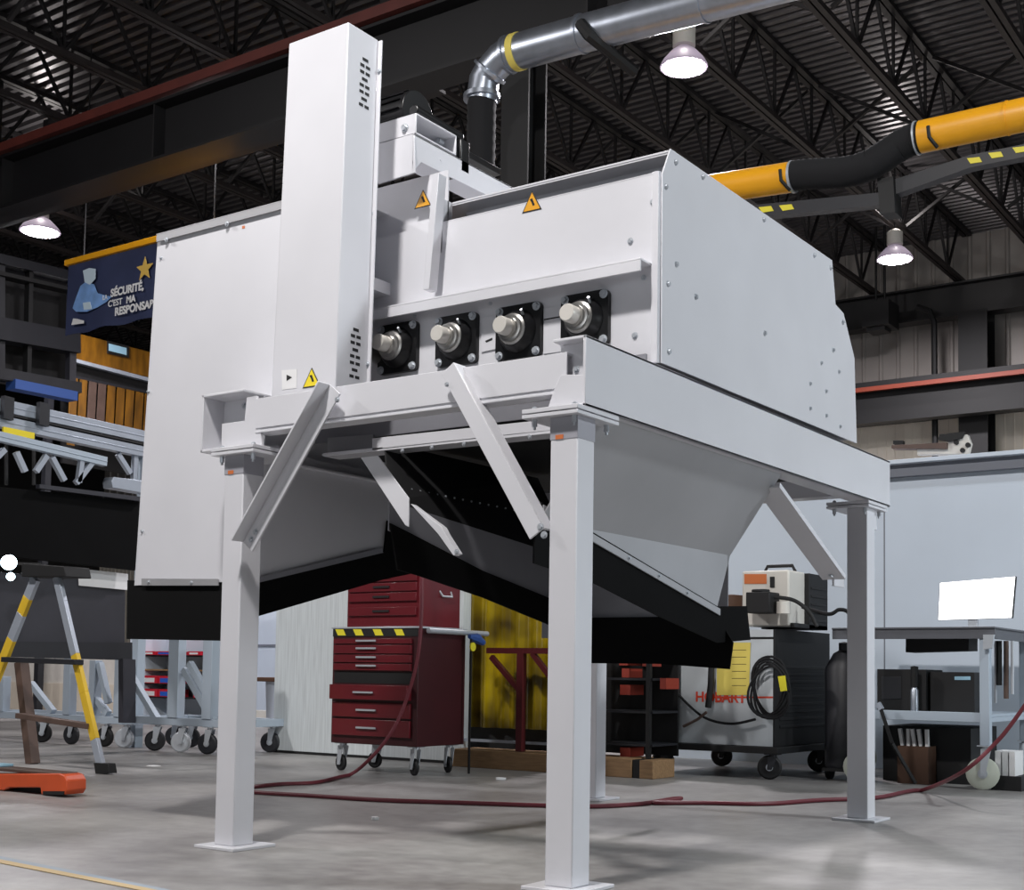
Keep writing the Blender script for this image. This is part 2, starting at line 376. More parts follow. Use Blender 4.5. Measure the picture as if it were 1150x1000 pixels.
# ---------------------------------------------------------------- high bay lamps
def lamp(px, py, rpx, label):
    c = at(px, py, 'Z', LAMP_Z); dep = (c-CAM).dot(Fv); r = rpx*dep/FPX
    t = thing('high_bay_lamp', label, 'ceiling lamp', c)
    m = MB('lamp_halo_shade'); m.lathe(c, (0, 0, 1), [(r*1.02, -.01), (r*1.04, .0), (r*.9, .06), (r*.55, .15), (r*.3, .19), (.02, .19)]); m.build('reflector', t)
    m = MB('lamp_glow'); m.lathe(c, (0, 0, 1), [(.01, -.045), (r*.4, -.04), (r*.75, -.028), (r*.98, -.005), (r*.98, .0)]); m.build('diffuser', t)
    m = MB('cream'); m.lathe(c, (0, 0, 1), [(.02, .19), (.11, .2), (.11, .38), (.05, .42)], 16); m.build('ballast_housing', t)
    m = MB('black_metal'); m.cyl(c+Vector((0, 0, .42)), (c.x, c.y, ZD), .012, n=8); m.build('suspension_rod', t)
    l = bpy.data.lights.new('high_bay_light', 'AREA'); l.shape = 'DISK'; l.size = r*1.9; l.energy = 260; l.color = (1, .96, 1)
    o = bpy.data.objects.new('high_bay_light', l); COL.objects.link(o); o.location = c-Vector((0, 0, .12))
    l = bpy.data.lights.new('high_bay_uplight', 'POINT'); l.energy = 30; l.shadow_soft_size = .1; l.color = (1, .93, .9)
    o = bpy.data.objects.new('high_bay_uplight', l); COL.objects.link(o); o.location = c+Vector((0, 0, .75))
lamp(768, 75, 26, 'glowing high bay lamp directly above the right end of the machine')
lamp(1005, 291, 19.5, 'glowing high bay lamp far back near the far wall, at right')
lamp(45, 260, 21.5, 'glowing high bay lamp at the far left above the hanging banner')

# ---------------------------------------------------------------- silver duct and black hose
Yd = 4.55
P = lambda u, v: at(u, v, 'Y', Yd)
dep = (P(560, 80)-CAM).dot(Fv); rd = 17.5*dep/FPX
t = thing('silver_air_duct', 'shiny galvanised air duct with an elbow, ending in a black hose', 'duct', P(600, 50))
m = MB('galvanised'); pts = [P(600, 53), P(660, 36.5), P(730, 18), P(800, 0), P(900, -26), P(1150, -92)]; m.tube(pts, rd*1.12, 24); m.build('straight_duct', t)
m = MB('galvanised'); pts = [P(541, 114), P(544, 90), P(549, 82), P(563, 66), P(572, 61), P(600, 53)]
m.tube(pts, rd, 24, rr=[rd, rd, rd*1.02, rd*1.02, rd*1.1, rd*1.12]); m.build('elbow', t)
for a, b in [((549, 82), (551, 79)), ((570, 62), (573, 61)), ((541, 112), (541, 107)), ((652, 38.5), (655, 37.7)), ((790, 2.5), (793, 1.7))]:
    m = MB('galvanised'); m.cyl(P(*a), P(*b), rd*1.2, n=24); m.build('joint_ring', t)
m = MB('paper_yellow'); m.cyl(P(578, 59.2), P(585, 57.2), rd*1.16, n=24); m.build('yellow_band', t)
m = MB('black_metal'); m.tube([P(663, 35)+Vector((0, -rd*1.15, 0)), P(672, 40)+Vector((0, -rd*1.15, -.05)), P(690, 48)+Vector((0, .3, -.1))], .045, 8); m.build('hanger_strap', t)
m = MB('hose_black'); pts = [P(541, 114)+Vector((0, 0, -k*.04)) for k in range(45)]; m.tube(pts, rd, 20, rr=[rd*(.96 if k % 2 else .9) for k in range(45)]); m.build('flexible_hose', t)

# ---------------------------------------------------------------- yellow extraction boom
Yb = atd(900, 195, 8.6).y
P = lambda u, v: at(u, v, 'Y', Yb)
rb = 17*8.6/FPX
t = thing('fume_extraction_arm', 'yellow fume extraction pipe joined by a sagging black hose on a boom', 'extraction arm', P(960, 190))
m = MB('safety_yellow'); m.cyl(P(600, 243.3), P(889, 199), rb, n=28); m.build('yellow_pipe', t)
m = MB('safety_yellow'); m.cyl(P(1034, 154), P(1400, 75), rb, n=28); m.cyl(P(1131, 133), P(1133, 132.6), rb*1.04, n=28); m.build('yellow_pipe', t)
hp = [P(u, v) for u, v in [(889, 198), (905, 196), (925, 195), (945, 194), (962, 191), (978, 185), (994, 175), (1010, 164), (1024, 157), (1034, 154)]]
pts = []; 
for i in range(len(hp)-1):
    for k in range(6): pts.append(hp[i].lerp(hp[i+1], k/6))
pts.append(hp[-1]); m = MB('hose_black'); m.tube(pts, rb, 24, rr=[rb*(1.0 if k % 2 else .96) for k in range(len(pts))]); m.build('flexible_hose', t)
m = MB('zinc'); m.cyl(P(889.5, 199), P(892, 198.5), rb*1.06, n=28); m.build('hose_clamp', t)
m = MB('zinc'); m.cyl(P(1029, 155.5), P(1031, 155), rb*1.06, n=28); m.build('hose_clamp', t)
m = MB('black_metal'); 
for (u, v) in [(884, 208), (1049, 160)]: m.tube([P(u-1, v-12)+Vector((0, -rb, 0)), P(u, v)+Vector((0, -rb, 0)), P(u+6, v+8)+Vector((0, -rb*.4, 0))], .012, 6)
m.build('handle_hook', t)
m = MB('boom_navy'); m.pp([(600, 255), (1000, 215), (1000, 229), (600, 269)], 'Y', Yb+.05, .08); m.build('boom_beam', t)
m = MB('boom_navy'); m.pp([(990, 206), (1090, 174), (1400, 112), (1400, 127), (1090, 188), (995, 222)], 'Y', Yb+.07, .08); m.build('boom_beam', t)
m = MB('black_metal'); m.pp([(985, 200), (1003, 198), (1005, 238), (988, 240)], 'Y', Yb+.03, .14); m.build('boom_joint', t)
m = MB('yellow_mark')
for u, v in [(852, 233), (875, 231), (1086, 178), (1110, 172), (1137, 166)]: m.pp([(u, v), (u+14, v-1.5), (u+17, v+4), (u+4, v+6)], 'Y', Yb+.049 if u < 1000 else Yb+.069, -.003)
m.build('hazard_patch', t)

# ================================================================== THE MACHINE
LA = .102; LW = 1.505; LD = 2.582; ZP = 1.505; ZB = 1.523; ZT = 1.751
mach = thing('conveyor_feeder_machine', 'large white sheet-metal feeder machine bolted on a four-legged square tube frame', 'industrial machine', (-.8, 1.2, 0))
def leg(xr, yf, sx, sy, stamp=True):
    l = MB(); l.box(xr-LA, xr, yf, yf+LA, .012, ZP-.012); lo = l.build('leg', mach, .004)
    b = MB(); b.box(xr-LA-.06, xr+.05, yf-.045, yf+LA+.07, 0, .012); b.build('base_plate', lo, .002)
    x0, x1 = (xr-.195, xr+.018) if sx > 0 else (xr-LA-.018-.03, xr+.08)
    y0, y1 = yf-.03, yf+.225
    b = MB(); b.box(x0, x1, y0, y1, ZP-.012, ZP); b.box(x0, x1, y0, y1, ZP+.004, ZB); b.build('top_plate', lo, .0015)
    for bx in (x0+.03, x1-.03):
        for by in (y0+.03, y1-.03):
            b = MB('zinc'); b.cyl((bx, by, ZP-.035), (bx, by, ZP-.012), .009, n=6); b.cyl((bx, by, ZP-.045), (bx, by, ZP+.03), .005, n=10); b.cyl((bx, by, ZB), (bx, by, ZB+.01), .009, n=6); b.build('bolt', lo)
    if stamp:
        b = MB('plate_shadow_grey'); b.box(xr-LA-.0015, xr+.0015, yf-.0015, yf+LA+.0015, ZP-.085, ZP-.012); b.build('plate_shadow_band', lo, .001)  # grey sleeve put in for the shadow under the top plate
        b = MB('logo_orange'); b.box(xr-LA+.02, xr-LA+.05, yf-.003, yf-.0015, ZP-.084, ZP-.07); b.build('sticker', lo)
    return lo
leg(0, 0, 1, 1); leg(-LW, 0, -1, 1); leg(0, LD, 1, -1, False); leg(-LW, LD, -1, -1, False)
# side beams: channels with the web outwards
def sidebeam(xo, sgn, w, y1=2.85, yplate=.06):
    m = MB(); t_ = .01; xi = xo-sgn*w
    m.box(min(xo, xo-sgn*t_), max(xo, xo-sgn*t_), .014, y1, ZB, ZT)
    m.box(min(xo, xi), max(xo, xi), .014, y1, ZT-t_, ZT); m.box(min(xo, xi), max(xo, xi), .014, .3, ZB, ZB+t_); m.box(min(xo, xo-sgn*.1), max(xo, xo-sgn*.1), .3, y1, ZB, ZB+t_)
    o = m.build('side_beam', mach, .002)
    m = MB(); m.box(min(xo-sgn*t_, xi), max(xo-sgn*t_, xi), yplate, yplate+.01, ZB+t_, ZT-t_); m.build('end_plate', o)
    m = MB(); m.box(min(xo-sgn*t_, xi), max(xo-sgn*t_, xi), y1-.1, y1-.09, ZB+t_, ZT-t_); m.build('end_plate', o)
    return o
sb = sidebeam(.018, 1, .125)
bolt((-.045, .06, 1.655), (0, -1, 0), sb, .008)
sb = sidebeam(-1.765, -1, .235, yplate=.12)
for bx, bz in ((-1.64, 1.715), (-1.61, 1.65), (-1.56, 1.65)): bolt((bx, .12, bz), (0, -1, 0), sb, .009)
# front gussets beside the leg plates
m = MB(); m.pp([(636, 421), (656, 421), (656, 459.5), (615, 459.5), (622, 438), (630, 421)], 'Y', .018, .01); m.build('gusset', mach, .001)
m = MB(); m.prism([(-1.665, .03, ZB), (-1.44, .03, ZB), (-1.475, .03, 1.72), (-1.53, .03, 1.72), (-1.54, .03, 1.63), (-1.665, .03, 1.63)], (0, .01, 0)); m.build('gusset', mach, .001)
# front beam
m = MB(); x0, x1 = -1.475, -.062
m.box(x0, x1, .027, .035, 1.593, 1.708); m.box(x0, x1, .035, .1, 1.70, 1.708); m.box(x0, x1, .027, .1, 1.575, 1.583); m.box(x0, x1, .031, .1, 1.583, 1.593)
m.build('front_beam', mach, .0015)
m = MB(); m.box(-1.6, -.1, 2.6, 2.7, 1.56, 1.72); m.build('rear_beam', mach, .002)
# lower channel under the front beam
m = MB(); Yc = .42
m.pp([(418, 492.5), (618, 471), (618, 484), (418, 506)], 'Y', Yc, .008)
m.pp([(364, 509), (618, 483), (618, 487), (364, 513), (361, 511)], 'Y', Yc, .09)
lc = m.build('lower_channel', mach, .001)
m = MB('sheet_grey'); m.pp([(368, 492), (419, 488), (419, 508), (368, 511)], 'Y', Yc+.07, .006); m.build('end_plate', lc)
for u in (452, 485, 521, 595): bolt(at(u, 508-(u-418)*.108+2, 'Y', Yc-.0), (0, -1, -.3), lc, .006)
# inner bottom panel behind the opening
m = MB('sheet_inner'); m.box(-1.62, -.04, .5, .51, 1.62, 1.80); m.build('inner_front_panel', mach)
# diagonal braces (angle iron)
def brace(a, b, upn, wf, wp, yv, name='diagonal_brace', axis='Y', dir_=-1, flip=True):
    # a,b centre line in the flat flange; upn = in-plane normal towards the standing flange
    a = Vector(a); b = Vector(b); n = Vector(upn).normalized(); t_ = .008
    out = Vector((0, dir_, 0)) if axis == 'Y' else Vector((dir_, 0, 0))
    m = MB(); h = n*(wf/2)
    m.prism([a-h, b-h, b+h, a+h], out*t_)
    m.prism([a+h, b+h, b+h-n*t_, a+h-n*t_], out*wp if flip else -out*wp)
    return m.build(name, mach, .0015)
A1, A2 = at(377, 437, 'Y', -.006), at(279, 614, 'Y', -.006)
dv = (A2-A1).normalized(); nn = Vector((-dv.z, 0, dv.x)); nn = nn if nn.x < 0 else -nn
ab = brace(A1, A2, nn, .07, .065, 0)
bolt(at(379, 449, 'Y', -.014), (0, -1, 0), ab, .008); bolt(at(282, 606, 'Y', -.014), (0, -1, 0), ab, .009); bolt(at(287, 598, 'Y', -.014), (0, -1, 0), ab, .009)
A1, A2 = at(504, 414, 'Y', -.006), at(604, 600, 'Y', -.006)
dv = (A2-A1).normalized(); nn = Vector((-dv.z, 0, dv.x)); nn = nn if nn.x > 0 else -nn
cb = brace(A1, A2, nn, .062, .06, 0, flip=False)
bolt(at(502, 432, 'Y', -.014), (0, -1, 0), cb, .006); bolt(at(607, 592, 'Y', -.014), (0, -1, 0), cb, .009); bolt(at(611, 601, 'Y', -.014), (0, -1, 0), cb, .009)
A1, A2 = at(880, 556, 'X', -.02), at(948, 651, 'X', -.02)
dv = (A2-A1).normalized(); nn = Vector((0, -dv.z, dv.y)); nn = nn if nn.z > 0 else -nn
A1 = A1-dv*.06; m = MB()
m.prism([A1, A2, A2+nn*.008, A1+nn*.008], (-.105, 0, 0)); m.prism([A1, A2, A2+nn*.022, A1+nn*.022], (.006, 0, 0)); m.bar(A2+Vector((-.05, -.01, 0)), A2+Vector((-.05, .12, 0)), .008, .06)
dbr = m.build('diagonal_brace', mach, .0015)
bolt(A2-dv*.04+Vector((-.05, 0, 0)), -nn, dbr, .011)
# brackets at D top
m = MB(); m.box(-.02, -.012, LD+LA, LD+LA+.06, 1.40, ZP-.012); m.build('gusset', mach)

# ------------------------------ right housing
YH = .531
mb = MB(); mb.pp([(743, 407.5), (744, 195), (753.3, 167), (934.6, 292.4), (938.5, 342), (947.5, 352), (959.7, 402), (962.3, 498)], 'X', 0.0, -.006)
sp = mb.build('side_panel', mach, .001)
for u, v in [(105, 88), (187, 132), (75, 162), (372, 262), (525, 370), (575, 408), (612, 573), (107, 397), (82, 457), (166, 496), (375, 607), (84, 662), (583, 658), (547, 697), (600, 724), (513, 760), (561, 783), (513, 835), (562, 857), (604, 890)]:
    bolt(at(720+u/2.703, 150+v/2.703, 'X', 0.0), (1, 0, 0), sp, .0085 if v < 670 else .007)
zc = at(743.5, 193, 'Y', YH).z           # top of flat front panel, chamfer start
zt = at(753, 167.5, 'X', 0).z
xl = -1.62
mb = MB(); mb.box(-1.62, -.006, YH, YH+.006, 1.77, zc); fp = mb.build('front_panel', mach)
mb = MB(); mb.box(-.985, -.006, YH, YH+.006, zc-.002, zc+.004); mb.box(-.985, -.006, YH+.15, YH+.155, zc-.05, zt-.005); mb.box(-.985, -.006, YH+.058, YH+.16, zt-.012, zt-.004)
mb.box(-.993, -.985, YH-.0, YH+.06, zc-.12, zt-.006)
mb.build('top_flange', mach, .001)
mb = MB(); mb.box(-1.62, -.985, YH+.03, YH+.036, zc, zt+.12); mb.build('rear_top_panel', mach)
# side edge flange
mb = MB(); mb.box(-.032, -.006, YH-.012, YH, 1.77, zc+.002); mb.build('corner_flange', mach, .001)
bolt(at(708, 271, 'Y', YH), (0, -1, 0), fp, .009); bolt(at(713, 377, 'Y', YH), (0, -1, 0), fp, .009)
bolt(at(733, 227, 'Y', YH), (0, -1, 0), fp, .008)
# housing top, back and rear slope (closes the box)
P0 = [(-.01, at(934.6, 292.4, 'X', 0).y, at(934.6, 292.4, 'X', 0).z), (-.01, at(959.7, 402, 'X', 0).y, at(959.7, 402, 'X', 0).z)]
mb = MB(); mb.prism([(-.01, YH+.06, zt-.008), (-.01, P0[0][1]-.01, P0[0][2]-.01), (-.01, P0[0][1]-.02, P0[0][2]-.02), (-.01, YH+.06, zt-.018)], (-1.6, 0, 0))
mb.prism([(-.01, 2.40, 1.79), (-.01, 2.38, 2.1), (-.01, 2.10, 2.55), (-.01, 2.09, 2.55), (-.01, 2.37, 2.09), (-.01, 2.39, 1.79)], (-1.6, 0, 0))
mb.build('housing_shell', mach)
mb = MB('dark_inside'); mb.box(-1.6, -.03, .60, 2.3, 1.60, 1.70); mb.build('interior_dark_block', mach)  # dark block added so the housing interior looks unlit
# protruding rail
z1, z0 = at(740, 285, 'Y', YH-.085).z, at(740, 300, 'Y', YH-.085).z
mb = MB(); mb.box(-1.62, -.035, YH-.085, YH, z1-.008, z1); mb.box(-1.62, -.035, YH-.085, YH-.077, z0, z1-.008); ra = mb.build('front_rail', mach, .0015)
bolt(at(723, 312, 'Y', YH), (0, -1, 0), fp, .008, name='bolt'); bolt(at(551, 341, 'Y', YH), (0, -1, 0), fp, .006); bolt(at(466, 355, 'Y', YH), (0, -1, 0), fp, .006)
# lower seam plates between bearings
for q_ in ([(541, 357), (559, 354), (559, 392), (541, 396)], [(611, 347), (633, 343), (633, 395), (611, 398)]):
    mb = MB(); mb.pp(q_, 'Y', YH-.001, -.004); mb.build('adjusting_plate', fp, .0005)
mb = MB('label_black'); mb.pp([(611, 358.5), (633, 354.5), (633, 356), (611, 360)], 'Y', YH-.005, -.001); mb.pp([(545, 383), (553, 379.5), (553, 382), (546, 385)], 'Y', YH-.005, -.001); mb.build('seam_mark', fp)
# bearings
def bearing(pl, hub):
    P_ = lambda u, v, dy=0: at(u, v, 'Y', YH-dy)
    c = P_((pl[0]+pl[2])/2, (pl[1]+pl[3])/2); w = abs(P_(pl[2], pl[1]).x-P_(pl[0], pl[1]).x)*.5
    m = MB('bearing_black'); r_ = w*.2
    out = []
    for sx, sz, a0 in ((1, 1, 0), (-1, 1, 90), (-1, -1, 180), (1, -1, 270)):
        for k in range(5):
            t_ = R(a0+k*22.5); out.append((c.x+sx*(w-r_)+r_*math.cos(t_), YH, c.z+sz*(w-r_)+r_*math.sin(t_)))
    m.prism(out, (0, -.022, 0)); m.lathe((c.x, YH-.02, c.z), (0, -1, 0), [(w*.82, 0), (w*.78, .012), (w*.66, .03), (w*.6, .04)], 28)
    b = m.build('bearing_unit', mach, .001)
    m = MB('steel'); cc = (c.x, YH-.05, c.z)
    m.lathe(cc, (0, -1, 0), [(w*.58, 0), (w*.58, .012), (w*.5, .016), (w*.5, .03), (w*.40, .032), (w*.4, .045)], 28); m.build('locking_collar', b)
    m = MB('shaft_steel'); m.lathe((c.x, YH-.09, c.z), (0, -1, 0), [(w*.32, 0), (w*.32, .045), (w*.29, .05), (0, .05)], 24); m.build('shaft', b)
    for sx in (-1, 1):
        for sz in (-1, 1): bolt((c.x+sx*w*.82, YH-.022, c.z+sz*w*.82), (0, -1, 0), b, .0125, .012)
    m = MB('zinc'); m.cyl((c.x+w*.42, YH-.05, c.z+w*.5), (c.x+w*.5, YH-.075, c.z+w*.62), .005, n=8); m.build('grease_nipple', b)
for pl in [(428, 369, 471, 415), (492.6, 358, 538, 408), (560, 346.5, 610, 401), (633, 333.5, 685.7, 388)]: bearing(pl, None)

# stiffener bar and drive bracket
mb = MB(); a, b = at(494, 197, 'Y', .47), at(483, 327, 'Y', .47); mb.bar(a, b, .03, .05, up=(0, 1, 0)); mb.build('support_post', mach, .002)
def L(u, v, Y): return at(u, v, 'Y', Y)
Yk = .45
z_ = dict(t=L(465, 150, Yk).z, b=L(465, 193, Yk).z)
xk = L(465, 150, Yk).x
mb = MB(); mb.pp([(424, 163), (465, 151), (466, 194), (424, 207)], 'Y', Yk, .008)
ye = .95; zt2, zb2 = z_['t'], z_['t']-.115
mb.prism([(xk, Yk, zt2), (xk, 1.25, zt2), (xk, 1.25, zt2-.09), (xk, Yk+.05, zt2-.10), (xk, Yk, z_['b'])], (-.008, 0, 0))
mb.box(xk-.25, xk, Yk, 1.2, zt2-.008, zt2); mb.build('drive_bracket', mach, .002)
# open tube on top of the bracket
mb = MB(); ztu, w_, h_ = L(465, 128, Yk).z, .0, .0
x0 = xk; y0, y1 = Yk+.01, at(513, 160, 'X', xk).y
zt3 = L(465, 127, Yk+.01).z; zb3 = zt2+.004
q = .008
mb.box(xk-.3, xk, y0, y0+q, zb3, zt3); mb.box(xk-.3, xk, y0, y1, zt3-q, zt3); mb.box(xk-.3, xk, y1-q, y1, zb3, zt3); mb.box(xk-.3, xk, y0, y1, zb3, zb3+q)
mb_o = mb.build('motor_base_tube', mach, .004)
bolt(at(455, 144, 'Y', y0), (0, -1, 0), mb_o, .013, .012)
mb = MB('zinc'); mb.cyl((xk-.06, y1-.02, zb3+.06), (xk-.06, y1-.05, zb3+.06), .012, n=10); mb.build('bolt', mb_o)
mb = MB(); mb.cyl((xk+.0005, .62, zt2-.05), (xk+.002, .62, zt2-.05), .004); mb.build('rivet', mach)
mb = MB('bearing_black'); cy_ = (y0+y1)/2+.05
mb.cyl((xk-.36, cy_, zt3+.09), (xk-.14, cy_, zt3+.09), .1, n=28)
for k in range(16):
    a_ = 2*math.pi*k/16; mb.bar((xk-.35, cy_+.103*math.cos(a_), zt3+.09+.103*math.sin(a_)), (xk-.16, cy_+.103*math.cos(a_), zt3+.09+.103*math.sin(a_)), .012, .006)
mb.box(xk-.34, xk-.1, y0+.05, y1+.45, zt3, zt3+.03)
mb.build('drive_motor', mach, .003)
mb = MB('bearing_black'); mb.box(xk-.12, xk-.0, y1+.03, y1+.09, zt3-.14, zt3+.0); mb.cyl((xk-.04, y0+.03, zt3+.03), (xk-.04, y1+.07, zt3+.02), .025, n=20); mb.build('gearbox', mach, .006)

# ------------------------------ left housing
YL = .256
xL0t, xL0b = at(178, 272, 'Y', YL), at(152, 655, 'Y', YL)
ztl = at(245, 250, 'Y', YL).z; zbl = at(200, 656, 'Y', YL).z
mb = MB(); mb.prism([(xL0t.x, YL, ztl), (-1.30, YL, ztl), (-1.30, YL, 1.76), (-1.70, YL, 1.76), (-1.70, YL, zbl), (xL0b.x, YL, zbl)], (0, .006, 0))
lh = mb.build('left_housing', mach, .001)
mb = MB(); mb.prism([(xL0t.x, YL, ztl), (xL0b.x, YL, zbl), (xL0b.x, YL+.9, zbl+.2), (xL0t.x, YL+1.6, ztl)], (-.006, 0, 0)); mb.build('left_side_panel', lh)
mb = MB('sheet_grey'); mb.box(xL0t.x, -1.3, YL-.012, YL-.006, ztl-.02, ztl+.012); mb.box(xL0t.x, -1.3, YL-.012, YL+.05, ztl+.01, ztl+.016); mb.build('top_edge_angle', lh, .0005)
for u in (187, 255): bolt(at(u, 268-(u-178)*.265+4, 'Y', YL-.012), (0, -1, 0), lh, .008)
for u, v in [(181, 290), (167, 440), (160, 597)]: bolt(at(u, v, 'Y', YL), (0, -1, 0), lh, .006)
mb = MB(); mb.prism([(xL0t.x, YL, ztl-.004), (-1.3, YL, ztl-.004), (-1.3, YL+1.6, ztl-.004), (xL0t.x, YL+1.6, ztl-.004)], (0, 0, .004)); mb.build('roof_panel', lh)
mb = MB('sheet_grey'); mb.pp([(160, 650), (246, 650.5), (246, 658), (160, 658)], 'Y', YL-.002, -.006); st = mb.build('clamp_strip', lh, .0005)
bolt(at(167, 654, 'Y', YL-.008), (0, -1, 0), st, .006); bolt(at(215, 654.5, 'Y', YL-.008), (0, -1, 0), st, .006)
mb = MB('rubber'); mb.pp([(143, 652), (247, 652), (250, 652), (250, 720), (142, 718)], 'Y', YL+.004, .008); mb.build('rubber_skirt', lh)
# shaded wall of the left discharge, and its skirt
XW = -1.70
mb = MB('white_paint'); mb.pp([(276, 658), (430, 621), (452, 600), (452, 560), (430, 532), (354, 517), (310, 500), (276, 500)], 'X', XW, -.006); lw = mb.build('discharge_wall', mach)
mb = MB('rubber'); mb.pp([(276, 658), (430, 621), (434, 585), (459, 597), (464, 644), (430, 651), (290, 692), (276, 695)], 'X', XW+.004, .008); mb.build('rubber_skirt', lw)
mb = MB('sheet_inner'); mb.pp([(276, 652), (428, 615.5), (430, 621), (276, 658)], 'X', XW+.013, .004); mb.build('clamp_strip', lw)

# ------------------------------ right hopper
XF = -.25; zf = 1.19
# right wall: sloped upper, vertical lower
yf0, yf1 = .17, at(820, 617, 'X', XF).y
lipf, lipr = at(600, 566, 'X', XF), at(805, 684, 'X', XF)
lipf = at(598, 555, 'X', XF)
mb = MB('sheet_grey'); mb.prism([(-.02, yf0, ZB), (-.02, 1.62, ZB), (XF, yf1, zf), (XF, yf0, zf)], (-.006, 0, 0)); hw = mb.build('hopper_side_wall', mach)
mb = MB('sheet_grey'); z600 = at(668, 603, 'X', XF); slope = (lipr.z-z600.z)/(lipr.y-z600.y); zlip0 = z600.z+slope*(yf0-z600.y)
mb.prism([(XF, yf0, zf), (XF, yf1, zf), (XF, lipr.y, lipr.z), (XF, yf0, zlip0)], (-.006, 0, 0)); mb.build('lower_panel', hw)
mb = MB('sheet_grey'); mb.prism([(XF+.012, yf0, zlip0), (XF+.012, lipr.y+.01, lipr.z), (XF+.012, lipr.y+.01, lipr.z-.028), (XF+.012, yf0, zlip0-.028)], (-.006, 0, 0)); st = mb.build('clamp_strip', hw, .0005)
for u in (706, 740, 772): 
    yy = at(u, 640, 'X', XF+.012).y; bolt((XF+.012, yy, zlip0+slope*(yy-yf0)-.012), (1, 0, 0), st, .006)
mb = MB('rubber'); yfr = at(599, 610, 'X', XF).y
mb.prism([(XF+.004, yfr, at(599, 612, 'X', XF).z), (XF+.004, yf0, zlip0+.01), (XF+.004, lipr.y+.0, lipr.z+.01), (XF+.004, at(838, 680, 'X', XF).y, at(838, 681, 'X', XF).z), (XF+.004, at(842, 719, 'X', XF).y, at(842, 719, 'X', XF).z), (XF+.004, lipr.y+.0, at(800, 722, 'X', XF).z), (XF+.004, at(740, 692, 'X', XF).y, at(740, 693, 'X', XF).z), (XF+.004, at(668, 656, 'X', XF).y, at(668, 656, 'X', XF).z), (XF+.004, yfr, at(600, 633, 'X', XF).z)], (-.006, 0, 0)); mb.build('rubber_skirt', hw)
# rear wall and rear skirt
YRr = yf1-.02
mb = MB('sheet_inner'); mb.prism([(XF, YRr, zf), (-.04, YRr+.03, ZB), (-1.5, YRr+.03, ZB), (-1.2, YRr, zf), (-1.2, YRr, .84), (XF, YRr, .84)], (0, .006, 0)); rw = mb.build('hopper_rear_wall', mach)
YS = YRr-.02
mb = MB('rubber'); mb.pp([(640, 695.5), (668, 694), (742, 693), (775, 700), (805, 690), (824, 722), (820, 752), (741, 746), (640, 745)], 'Y', YS, -.008); mb.build('rubber_skirt', rw)
# left wall of the right hopper, seen from inside
XI = -.98
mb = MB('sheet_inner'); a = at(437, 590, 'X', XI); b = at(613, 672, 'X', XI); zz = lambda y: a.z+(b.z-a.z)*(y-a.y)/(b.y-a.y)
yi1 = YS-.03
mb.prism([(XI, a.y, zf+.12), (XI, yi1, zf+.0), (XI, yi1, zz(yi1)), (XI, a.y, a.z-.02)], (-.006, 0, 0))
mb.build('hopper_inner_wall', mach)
mb = MB('black_metal'); mb.prism([(XI-.22, at(432, 505, 'X', XI-.22).y, ZB+.06), (XI-.22, yi1, ZB+.06), (XI, yi1, zf), (XI, a.y, zf+.12)], (-.006, 0, 0)); iw = mb.build('hopper_inner_slope', mach)  # black colour holds the interior shadow on this upper slope
mb = MB('zinc')
for k in range(13):
    s = at(lerp(462, 577, k/12), lerp(550, 573, k/12), 'X', XI-.06); mb.cyl((s.x+.0, s.y, s.z), (s.x+.004, s.y, s.z), .004, n=8)
mb.build('rivet_row', iw)
mb = MB('rubber'); 
top = [(437, 588), (461, 600), (540, 641), (613, 671), (668, 694), (742, 720)]
bot = [(742, 745), (668, 728), (613, 701), (540, 671), (469, 647), (445, 640)]
mb.pp(top+bot, 'X', XI+.006, .008); mb.build('rubber_skirt', mach)
# bent strap holding the skirt corner
mb = MB(); Yv = .14
mb.pp([(405, 514), (424, 512), (459, 560), (459, 592), (455, 590)], 'Y', Yv, .006)
mb.pp([(461, 566), (496, 592), (500, 600), (514, 622), (509, 624), (492, 600)], 'Y', Yv+.02, .03); sb_ = mb.build('bent_strap', mach, .001)
bolt(at(513, 620, 'Y', Yv), (0, -1, 0), sb_, .007)

# ------------------------------ tower (drive belt guard)
YT = .14
tA, tB, tC, tD = at(324.6, 47.6, 'Y', YT), at(391.5, 25.8, 'Y', YT), at(376.8, 430, 'Y', YT), at(304.5, 438, 'Y', YT)
zT = (tA.z+tB.z)/2
yr = at(425, 42, 'X', tB.x).y
mb = MB(); mb.prism([(tA.x, YT, zT), (tB.x, YT, zT), (tC.x, YT, 1.66), (tD.x, YT, 1.66)], (0, yr-YT, 0)); tw = mb.build('drive_belt_guard', mach, .004)
mb = MB(); mb.prism([(tB.x+.018, yr, zT-.004), (tB.x-.03, yr, zT-.004), (tC.x-.03, yr, 1.75), (tC.x+.018, yr, 1.75)], (0, .006, 0)); mb.build('rear_flange', tw, .001)
for u, v in [(426, 80), (417, 240), (413, 409)]:
    p = at(u, v, 'Y', yr); bolt((p.x, yr, p.z), (0, -1, 0), tw, .007)
for u, v in [(384, 32), (330, 50)]: bolt(Vector((at(u, v, 'Y', YT).x, YT+.02, zT-.0)), (0, 0, 1), tw, .007)
def slots(cu, cv, n):
    m = MB('black_metal')
    xs = lambda z: lerp(tB.x, tC.x, (zT-z)/(zT-1.7))
    zc_ = at(cu, cv, 'X', xs(2)).z; y_ = (YT+yr)/2+.015
    for k in range(n):
        zz_ = zc_+(k-(n-1)/2)*.026
        for yy in ((-.028, -.004), (.004, .028)) if k % 3 != 1 else ((-.016, .016),):
            m.box(xs(zz_)-.002, xs(zz_)+.001, y_+yy[0], y_+yy[1], zz_-.006, zz_+.006)
    m.build('vent_slot', tw)
slots(409, 96, 8); slots(396, 396, 8)
